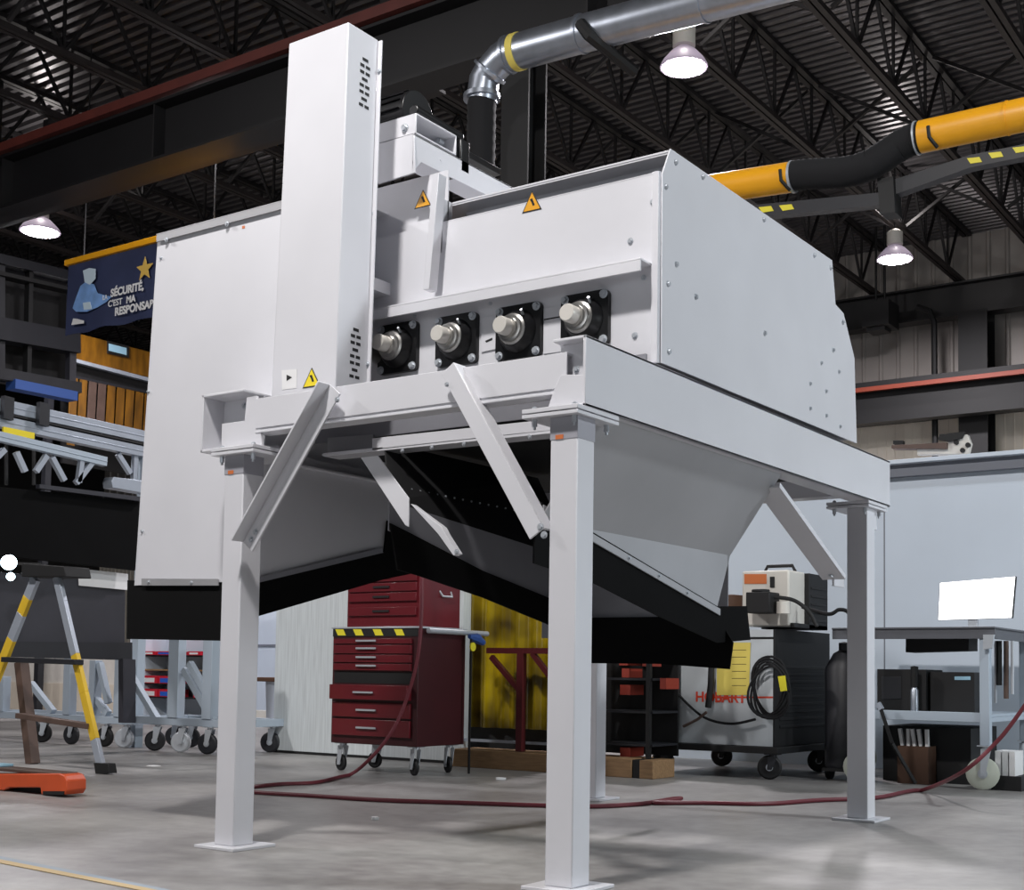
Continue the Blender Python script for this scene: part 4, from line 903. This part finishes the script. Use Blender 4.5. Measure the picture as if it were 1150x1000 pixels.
# ================================================================== PARTITION
Yp = 6.2
zpt = at(1075, 514, 'Y', Yp).z; xpl = at(1001, 520, 'Y', Yp).x
m = MB('partition'); m.box(-3.1, xpl-.06, Yp, Yp+.1, 0, zpt-.06); m.box(xpl-.05, 5.0, Yp, Yp+.1, 0, zpt-.06); 
t = thing('booth_partition', 'tall pale blue-grey booth partition behind the work table', 'partition', (0, Yp, 0)); m.build('panel', t)
m = MB('partition_trim'); m.box(xpl-.06, xpl-.05, Yp-.001, Yp+.1, 0, zpt-.06); m.build('joint_strip', t)
m = MB('partition'); m.box(-3.1, 5, Yp-.12, Yp+.4, zpt-.03, zpt); m.build('top_cap', t, .002)
m = MB('partition_trim'); m.box(-3.1, 5, Yp-.06, Yp+.0, zpt-.12, zpt-.03); m.build('top_channel', t, .002)
# machine part lying on the partition roof
P = lambda u, v: at(u, v, 'Y', Yp+.15)
t = thing('scrap_machine_part', 'dark rail with a cream mechanism lying on top of the partition', 'machine part', (P(1050, 505).x, Yp+.15, zpt))
m = MB('rust_brown'); m.pp([(1001, 504), (1001, 500), (1063, 497), (1063, 504)], 'Y', Yp+.12, .1); m.build('rail', t, .002)
m = MB('black_metal'); m.pp([(1003, 499), (1003, 495), (1014, 495), (1014, 499)], 'Y', Yp+.13, .05); m.build('end_block', t); m = MB('black_metal'); m.pp([(1053, 494), (1055, 488), (1083, 485), (1080, 492), (1066, 496)], 'Y', Yp+.13, .05); m.build('end_block', t)
m = MB('cream'); m.pp([(1030, 507), (1030, 503), (1062, 502), (1064, 498), (1072, 490), (1086, 488), (1090, 498), (1087, 510), (1030, 511)], 'Y', Yp+.16, .06); m.build('housing', t, .003)
m = MB('black_metal')
for (u, v) in [(1074, 497), (1081, 506), (1087, 500)]: m.cyl(P(u, v)+Vector((0, -.01, 0)), P(u, v)+Vector((0, .02, 0)), .018, n=14)
m.build('knob', t)

# ================================================================== LEFT SIDE
# banner
Ybn = atd(120, 320, 15).y
P = lambda u, v: at(u, v, 'Y', Ybn)
zt_, zb_ = P(75, 299).z, P(75, 377).z
x0, x1 = P(75, 330).x, P(75, 330).x+ (P(178, 320).x-P(75, 330).x)*1.35
t = thing('safety_banner', 'dark blue hanging safety banner with a gold star and white lettering', 'banner', ((x0+x1)/2, Ybn, zb_))
for xx in (x0+.3, x1+.3): m = MB('black_metal'); m.cyl((xx, Ybn, zt_+.06), (xx, Ybn, ZD+.02), .008, n=8); m.build('hanging_wire', t)
m = MB('banner_blue'); n_ = 30; vs = []; fs = []
for i in range(n_+1):
    xx = lerp(x0, x1, i/n_); vs += [(xx, Ybn+.02*math.sin(i*.5), zb_+.01*math.sin(i*.8)), (xx, Ybn+.01, zt_)]
for i in range(n_): fs.append((2*i, 2*i+2, 2*i+3, 2*i+1))
m.add(vs, fs); k = len(vs); m.add([(a, b+.004, c_) for a, b, c_ in vs], fs); m.build('cloth', t)
m = MB('safety_yellow'); m.box(x0-.03, x1+.6, Ybn-.03, Ybn+.03, zt_, zt_+.065); m.build('top_rail', t, .003)
yo = -.03
def bn(pts, mm, nm):
    m = MB(mm); m.prism([P(u, v)+Vector((0, yo, 0)) for u, v in pts], (0, -.002, 0)); return m.build(nm, t)
bn([(84, 347), (88, 335), (93, 322), (98, 318), (108, 320), (112, 330), (122, 333), (128, 334), (122, 340), (112, 346), (100, 351), (88, 351)], 'banner_light', 'printed_figure')
yo = -.034
bn([(96, 305), (103, 302), (110, 303), (110, 314), (104, 321), (98, 318)], 'banner_pale', 'printed_figure')
bn([(96, 341), (104, 340), (106, 348), (97, 349)], 'banner_pale', 'printed_figure')
sc_ = P(165, 303); m = MB('banner_star'); R1 = abs(P(165, 289).z-P(165, 303).z); pts = []
for k in range(10):
    a_ = math.pi/2+k*math.pi/5; rr_ = R1 if k % 2 == 0 else R1*.42; pts.append((sc_.x+rr_*1.05*math.cos(a_), Ybn-.03, sc_.z+rr_*math.sin(a_)))
m.prism(pts, (0, -.002, 0)); m.build('gold_star', t)
def btxt(s, u, v, hpx, b=.004):
    h = abs(P(u, v).z-P(u, v-hpx).z); text_mesh(s, h*1.4, 'paper_white', frameM(P(u, v)+Vector((0, -.035, 0)), (1, 0, 0), (0, 0, 1)), 'lettering', t, bold=b)
btxt('LA', 118, 338, 5, .002); btxt('SÉCURITÉ,', 127, 334.5, 8.6, .005); btxt("C'EST", 124, 346, 7, .002); btxt('MA', 144.5, 341.5, 7.5, .005); btxt('RESPONSABILITÉ', 131.5, 355.5, 8.6, .005)

bn([(83, 366), (85, 358.5), (90, 359), (97, 361), (97, 364)], 'paper_white', 'printed_mark')

# dark mezzanine building
XB = -12.5
P = lambda u, v: at(u, v, 'X', XB)
t = thing('mezzanine_booth', 'dark two-level mezzanine with black window openings at far left', 'mezzanine', P(40, 440))
def beamX(pxa, pxb, th, dep_, mm, nm, X=XB):
    m = MB(mm); a, b = at(*pxa, 'X', X), at(*pxb, 'X', X); m.bar(a, b, dep_, th); return m.build(nm, t)
m = MB('dark_inside'); m.pp([(-40, 275), (84, 308), (84, 445), (-40, 420)], 'X', XB-.3, -.1); m.build('back_panel', t)
beamX((-40, 283), (84, 313), .12, .2, 'boom_navy', 'top_rail'); beamX((-40, 300), (84, 328), .05, .2, 'black_metal', 'top_rail')
beamX((-40, 364), (84, 386), .28, .25, 'boom_navy', 'floor_beam'); beamX((-40, 415), (84, 437), .14, .3, 'charcoal_metal', 'lower_beam')
beamX((12, 432), (82, 446), .12, .2, 'blue_paint', 'blue_beam', XB+.1)
beamX((0, 290), (0, 430), .08, .1, 'charcoal_metal', 'post'); beamX((33, 300), (30, 430), .06, .1, 'black_metal', 'post'); beamX((81, 310), (79, 440), .1, .1, 'panel_grey', 'post')
# amber booth beyond
XO = -14.5
P = lambda u, v: at(u, v, 'X', XO)
t = thing('amber_curtain_booth', 'amber-panelled booth with hanging yellow strip curtains behind the banner', 'booth', P(130, 480))
m = MB('booth_amber'); m.pp([(70, 370), (185, 400), (185, 428), (70, 400)], 'X', XO, -.1); m.build('upper_panel', t)
m = MB('alu'); m.pp([(70, 399), (185, 429), (185, 433), (70, 403)], 'X', XO+.02, -.1); m.build('light_strip', t)
m = MB('black_metal'); m.pp([(70, 403), (185, 433), (185, 449), (70, 421)], 'X', XO-.1, -.1); m.build('dark_band', t)
m = MB('charcoal_metal'); m.pp([(70, 419), (185, 443), (185, 446), (70, 422)], 'X', XO+.0, -.1); m.build('curtain_rail', t)
m = MB('black_metal'); m.pp([(120, 383), (144, 389), (144, 402), (120, 397)], 'X', XO+.005, .02); m.m('blue_glass'); m.pp([(122, 386), (142, 391), (142, 399), (122, 394)], 'X', XO+.03, .004); m.build('control_panel', t)
m = MB('black_metal'); m.pp([(70, 420), (185, 445), (185, 540), (70, 520)], 'X', XO-.5, -.05); m.build('booth_back', t)
m = MB('charcoal_metal'); yA, yB = P(72, 430).y, P(183, 430).y
for yy in (yA, yB): m.box(XO-.4, XO-.3, yy-.05, yy+.05, 0, P(72, 400).z)
m.build('post', t)
for k in range(9):
    u = 78+k*10.5; mm = 'booth_amber' if k not in (2, 3) else 'rust_brown'
    m = MB(mm); p0, p1 = P(u, 423+(u-75)*.22), P(u+8.5, 425+(u-75)*.22); zlo = P(u, 500).z
    m.prism([(XO, p0.y, zlo), (XO, p1.y, zlo), (XO+.03, p1.y, p1.z), (XO+.03, p0.y, p0.z)], (-.01, 0, 0)); m.build('curtain_strip', t)

# aluminium rack rails
XR_ = -6.9
P = lambda u, v: at(u, v, 'X', XR_)
t = thing('aluminium_gantry_rack', 'tall aluminium rail rack with black clamps running back at the left', 'rack', (XR_, P(60, 600).y, 0))
def rail(va, vb, th, mm='alu', nm='rail', X=XR_, ua=-60, ub=162, w=.08):
    m = MB(mm); sl = (vb-va)/160; a, b = at(ua, va+sl*ua, 'X', X), at(ub, va+sl*ub, 'X', X); m.bar(a, b, w, th)
    m.bar(a+Vector((w/2, 0, 0)), b+Vector((w/2, 0, 0)), .01, th*.12) ; return m.build(nm, t, .003)
rail(456, 491, .10); rail(474, 508, .09); 
m = MB('black_metal'); m.bar(P(-60, 452), P(162, 500.5), .1, .015); m.build('groove', t)
rail(491, 529, .075, 'alu_paint', 'rail', XR_+.25, -60, 118, .06)
for u, v in [(5, 457), (45, 464)]:
    m = MB('charcoal_metal'); m.pp([(u-4, v-12), (u+7, v-9), (u+6, v+16), (u-5, v+13)], 'X', XR_+.05, .05); m.build('clamp', t)
m = MB('label_yellow'); m.bar(at(3, 483, 'X', XR_+.1), at(38, 490, 'X', XR_+.1), .02, .05); m.build('yellow_strip', t)
for (a, b, X) in [((18, 508), (28, 530), XR_+.25), ((40, 530), (52, 512), XR_+.25), ((58, 514), (72, 540), XR_+.25), ((92, 512), (88, 542), XR_+.25), ((85, 543), (106, 516), XR_+.25), ((132, 510), (146, 532), XR_), ((152, 500), (150, 545), XR_), ((-10, 520), (5, 505), XR_+.25)]:
    m = MB('alu'); m.bar(at(*a, 'X', X), at(*b, 'X', X), .04); m.build('strut', t)
for u in (7, 38):
    m = MB('black_metal'); m.bar(P(u, 470), P(u, 545), .02); m.build('hanger_rod', t)
m = MB('alu'); m.pp([(115, 542), (117, 537), (157, 542), (157, 556), (116, 549)], 'X', XR_+.1, .12); m.build('bracket_box', t, .004)
py = [P(-60, 600).y, P(160, 600).y]
for y_ in py:
    m = MB('alu_paint'); m.box(XR_-.04, XR_+.04, y_-.04, y_+.04, 0, 2.55); m.build('upright', t)
# black sheet panel on it
XS = -6.55
m = MB('rubber'); m.pp([(-60, 541), (157.5, 563), (153, 641), (-60, 618)], 'X', XS, -.04); 
t2 = thing('black_hanging_sheet', 'large matte black sheet panel under the aluminium rails at left', 'panel', at(80, 600, 'X', XS)); m.build('sheet', t2, .003)
m = MB('panel_grey'); m.pp([(40, 544.5), (157.5, 559), (157.5, 564), (40, 549)], 'X', XS+.01, .05); m.build('top_edge', t2)
XS2 = -6.7
t2 = thing('grey_conveyor_panel', 'dull grey sheet panel with a pale strip below the black sheet', 'panel', at(80, 740, 'X', XS2))
m = MB('panel_grey'); m.pp([(-60, 640), (141, 650), (140, 741), (-60, 732)], 'X', XS2, -.04); m.build('sheet', t2, .003)
m = MB('paper_white'); m.pp([(88, 639), (142, 645), (142, 663), (88, 658)], 'X', XS2+.01, .02); m.build('pale_strip', t2)
m = MB('charcoal_metal'); m.pp([(-60, 720), (146, 722), (146, 742), (-60, 736)], 'X', XS2+.02, .03); m.m('panel_grey'); m.pp([(133, 740), (147, 741), (147, 812), (133, 812)], 'X', XS2+.02, .06); m.build('lower_edge', t2)
m = MB('work_light_glow'); a = at(10, 632, 'X', XS+.3); m.lathe(a, (1, -.7, 0), [(.05, 0), (.055, .01), (0, .015)], 18); b_ = at(12, 648, 'X', XS+.3); m.lathe(b_, (1, -.7, 0), [(.028, 0), (.03, .008), (0, .012)], 14)
m.m('black_metal'); m.lathe(a, (-1, .7, 0), [(.05, 0), (.04, .08), (0, .09)], 14); m.lathe(b_, (-1, .7, 0), [(.028, 0), (.02, .05), (0, .06)], 12); m.bar(a+Vector((-.08, .05, 0)), b_+Vector((-.05, .03, 0)), .015); m.bar(a+Vector((-.08, .05, 0)), at(45, 634, 'X', XS+.1), .02)
single(m, 'work_lamp', 'small glaring work lamp pair beside the ladder top', 'work lamp', a)

# trolleys with casters
def trolley(label, uL, uR, Yt_, vtop, posts, diags, cast, rb_v=806):
    Q = lambda u, v: at(u, v, 'Y', Yt_)
    xl_, xr_ = Q(uL, 800).x, Q(uR, 800).x
    t = thing('wheeled_frame_trolley', label, 'trolley', ((xl_+xr_)/2, Yt_, 0))
    zr = Q((uL+uR)/2, rb_v).z
    m = MB('alu_paint'); m.box(xl_, xr_, Yt_-.03, Yt_+.03, zr-.03, zr+.03); m.build('base_rail', t, .003)
    m = MB('alu_paint'); m.box(xl_, xr_, Yt_+.5, Yt_+.56, zr-.03, zr+.03); m.build('base_rail', t, .003)
    for xx in (xl_, xr_-.06):
        m = MB('alu_paint'); m.box(xx, xx+.06, Yt_+.03, Yt_+.5, zr-.03, zr+.03); m.build('cross_rail', t)
    for u, w, v in posts:
        a = Q(u, v); m = MB('alu_paint'); w_ = sc(w, 11.2)/2; m.box(a.x-w_, a.x+w_, Yt_-.04, Yt_+.04, zr+.03, a.z); m.build('upright', t, .003)
    for a, b in diags:
        m = MB('alu_paint'); m.bar(Q(*a), Q(*b), .05); m.build('diagonal_brace', t)
    for u, wm in cast: caster(t, Q(u, 830).x, Yt_, zr-.03, .083, wm, ang=random.uniform(.1, .7), wt=.045)
    for xx in (xl_+.1, xr_-.1): caster(t, xx, Yt_+.53, zr-.03, .083, 'charcoal_metal', ang=.4, wt=.045)
trolley('pale grey wheeled frame trolley behind the stepladder', -25, 152, 3.75, 700, [(80, 12, 735), (108, 10, 742), (137, 11, 735), (5, 12, 760)], [((35, 768), (60, 800)), ((100, 775), (122, 802)), ((112, 745), (122, 790)), ((0, 770), (-15, 800))], [(50, 'black_metal'), (82, 'charcoal_metal'), (120, 'black_metal'), (142, 'zinc')])
trolley('pale grey wheeled frame trolley right of the stepladder, beside the front left leg', 153, 262, 3.7, 700, [(200, 16, 712), (238, 14, 712)], [((146, 757), (178, 811)), ((207, 752), (240, 810)), ((213, 745), (236, 785))], [(177, 'charcoal_metal'), (206, 'zinc'), (236, 'charcoal_metal')], 811)
# far parts shelf with red bins
Ys = 8.2
Q = lambda u, v: at(u, v, 'Y', Ys)
x0, x1 = Q(145, 760).x, Q(248, 760).x
t = thing('parts_shelf', 'far shelving unit with rows of red parts bins seen past the trolleys', 'shelf', ((x0+x1)/2, Ys, 0))
m = MB('partition'); m.box(x0, Q(162, 760).x, Ys, Ys+.4, 0, 1.8); m.box(Q(229, 760).x, x1, Ys, Ys+.4, 0, 1.8); m.box(x0, x1, Ys+.38, Ys+.4, 0, 1.8); m.build('upright', t)
for v in (736, 752, 768, 783):
    zz_ = Q(190, v).z; m = MB('charcoal_metal' if v != 752 else 'wood'); m.box(Q(162, 760).x, Q(229, 760).x, Ys, Ys+.38, zz_-.02, zz_); so = m.build('shelf', t)
for (u0, u1, v) in [(163, 176, 736), (178, 196, 736), (213, 227, 736), (161, 178, 768), (180, 196, 768), (217, 229, 766), (161, 178, 783), (180, 195, 783), (219, 229, 783)]:
    a, b = Q(u0, v), Q(u1, v); zz_ = Q(190, 736 if v == 736 else (768 if v < 770 else 783)).z
    m = MB('bin_red'); hh_ = .1 if v > 750 else .05; m.box(a.x, b.x, Ys-.03, Ys+.25, zz_, zz_+hh_); m.m('paper_white' if (u0 % 2) else 'bin_blue'); m.box(a.x+.03, b.x-.05, Ys-.032, Ys-.03, zz_+.01, zz_+hh_*.7)
    single(m, 'parts_bin', 'red plastic parts bin in the far shelving unit', 'bin', ((a.x+b.x)/2, Ys+.1, zz_), 'red parts bins on the far shelf')
    ORG[0] = Vector(t.location)
# pale storage block behind
m = MB('pale_block'); Yq = 9.0; a, b = at(-20, 790, 'Y', Yq), at(160, 790, 'Y', Yq); m.box(a.x, b.x, Yq, Yq+.5, 0, at(80, 768, 'Y', Yq).z); m.m('cream'); m.box(a.x+.3, b.x-.2, Yq+.02, Yq+.45, at(80, 768, 'Y', Yq).z, at(80, 738, 'Y', Yq).z)
single(m, 'pallet_stack', 'pale stacked pallets far behind the trolleys', 'pallet', ((a.x+b.x)/2, Yq, 0))
Yq = 8.6; m = MB('cream'); a, b = at(225, 790, 'Y', Yq), at(330, 790, 'Y', Yq); m.box(a.x, b.x, Yq, Yq+.3, 0, .14)
single(m, 'floor_curb', 'low pale curb block far behind the front left leg', 'curb', ((a.x+b.x)/2, Yq, 0))
Yq = 9.6; m = MB('partition'); a, b = at(225, 790, 'Y', Yq), at(340, 790, 'Y', Yq); m.box(a.x, b.x, Yq, Yq+.1, .0, 2.2); m.m('partition_trim'); m.box(a.x, b.x, Yq-.01, Yq, 1.0, 1.03)
single(m, 'far_partition', 'pale grey far partition seen between the front left leg and the white panel', 'partition', ((a.x+b.x)/2, Yq, 0))
# brown office chair far
Yq = 7.4; Q = lambda u, v: at(u, v, 'Y', Yq); c_ = Q(298, 760)
t = thing('shop_stool', 'brown-seated stool with a grey back far behind the front left leg', 'stool', (c_.x, Yq+.2, 0))
zs_ = Q(298, 761).z
m = MB('brown'); m.box(Q(288, 760).x, Q(311, 760).x, Yq, Yq+.4, zs_-.05, zs_); m.build('seat', t, .01)
m = MB('desk_steel'); m.prism([(Q(296, 750).x, Yq+.35, zs_), (Q(310, 750).x, Yq+.35, zs_), (Q(310, 738).x, Yq+.38, Q(310, 738).z), (Q(304, 742).x, Yq+.38, Q(304, 742).z)], (0, .03, 0)); m.build('backrest', t)
m = MB('alu'); m.cyl((c_.x, Yq+.2, .06), (c_.x, Yq+.2, zs_-.05), .12, .14, n=16); m.box(c_.x-.2, c_.x+.2, Yq+.17, Yq+.23, 0, .06); m.build('base', t)

# stepladder
t = thing('stepladder', 'worn yellow stepladder with grey aluminium tips standing at left', 'ladder', at(60, 868, 'Z', 0))
gR = at(112, 869, 'Z', 0); gL = at(-24, 869, 'Z', 0)
tp = at(52, 640, 'Y', gR.y)
Yl = gR.y
Q = lambda u, v: at(u, v, 'Y', Yl)
def rail2(p0, p1, yoff, w=.06):
    a, b = Q(*p0), Q(*p1); a.y += yoff*0; m = MB('alu'); cuts = [0, .12, .20, .52, .94, 1.0]; mats_ = ['alu', 'ladder_yellow', 'alu', 'ladder_yellow', 'alu']
    cuts = [0, .14, .42, .62, .86, 1.0]; mats_ = ['alu', 'alu', 'ladder_yellow', 'ladder_yellow', 'alu']
    for i in range(5): m.m(mats_[i]); m.bar(a.lerp(b, cuts[i]), a.lerp(b, cuts[i+1]), w, .03, up=(0, 1, 0))
    return m.build('side_rail', t, .002)
rail2((64, 648), (114, 862), 0); 
a, b = Q(40, 650), Q(-15, 790); m = MB('alu'); m.m('alu'); m.bar(a, a.lerp(b, .15), .075, .03, up=(0, 1, 0)); m.m('ladder_yellow'); m.bar(a.lerp(b, .15), a.lerp(b, .28), .075, .03, up=(0, 1, 0)); m.m('alu'); m.bar(a.lerp(b, .28), a.lerp(b, .48), .075, .03, up=(0, 1, 0)); m.m('ladder_yellow'); m.bar(a.lerp(b, .48), Vector((a.lerp(b, 1.5).x, a.y, .0)), .075, .03, up=(0, 1, 0)); m.build('side_rail', t, .002)
m = MB('black_metal'); m.pp([(105, 857), (121, 858), (123, 869), (107, 870)], 'Y', Yl-.03, .06); m.build('rubber_foot', t, .003)
m = MB('black_metal'); m.pp([(24, 633), (72, 636), (74, 648), (24, 648)], 'Y', Yl-.06, .2); m.build('top_cap', t, .006)
for (a, b, yy) in [((6, 741), (89, 744), -.02), ((22, 804), (102, 816), .0)]:
    m = MB('rust_brown' if a[1] > 760 else 'charcoal_metal'); p0, p1 = at(*a, 'Y', Yl+yy), at(*b, 'Y', Yl+yy); m.bar(p0, p1, .07, .035); m.build('tread', t, .003)
m = MB('rust_brown'); q0_, q1_ = at(24, 744, 'Y', Yl+.2), at(37, 858, 'Y', Yl+.2); m.bar(q0_, q0_.lerp(q1_, 1.0)+Vector((0, 0, -q1_.z)), .07); m.build('rear_leg', t)
# orange base
gy = at(40, 893, 'Z', 0).y+.0
Q = lambda u, v, o=0: at(u, v, 'Y', gy+o)
t = thing('orange_machine_base', 'low orange base of a drill stand with a dark top plate on the floor', 'machine base', at(30, 893, 'Z', 0))
m = MB('orange'); pts = [(-60, 893), (-60, 870), (66, 869), (72, 871), (75, 877), (75, 888), (72, 893), (46, 893), (45, 885), (10, 885), (3, 893)]
m.prism([Vector((p.x, p.y, max(p.z, .004))) for p in [Q(u, v) for u, v in pts]], (0, .12, 0)); m.build('foot', t, .006)
m = MB('rust_brown'); z_t = Q(40, 866).z; a, b = Q(-60, 866), Q(68, 866); m.box(a.x, b.x, gy+.01, gy+.11, z_t-.02, z_t+.0); m.build('top_plate', t, .006)
m = MB('black_metal'); m.pp([(48, 889), (72, 889), (71, 893), (48, 893)], 'Y', gy-.004, .05); m.pp([(10, 885), (45, 885), (45, 891), (10, 892)], 'Y', gy+.06, .04); m.build('rubber_foot', t)
m = MB('blue_glass'); a = Q(8, 862, .1); m.box(a.x-.12, a.x+.06, gy+.02, gy+.1, z_t+.0, z_t+.015); m.build('cover', t, .004)
# scraps of paper on the floor
for (u, v, s_, lab) in [(562, 876, .035, 'crumpled white paper scrap on the floor by the timber beam'), (421, 921, .018, 'tiny white scrap on the floor below the red hose'), (172, 861, .05, 'flat pale patch of paper on the floor right of the ladder')]:
    p = at(u, v, 'Z', 0); m = MB('paper_white'); r0 = random.Random(u)
    vs = [(p.x+s_*math.cos(a)*r0.uniform(.7, 1.1), p.y+s_*math.sin(a)*r0.uniform(.7, 1.1), .001) for a in [k*math.pi/4 for k in range(8)]]
    m.prism(vs, (0, 0, .004 if s_ > .04 else .012)); single(m, 'paper_scrap', lab, 'paper scrap', (p.x, p.y, 0))
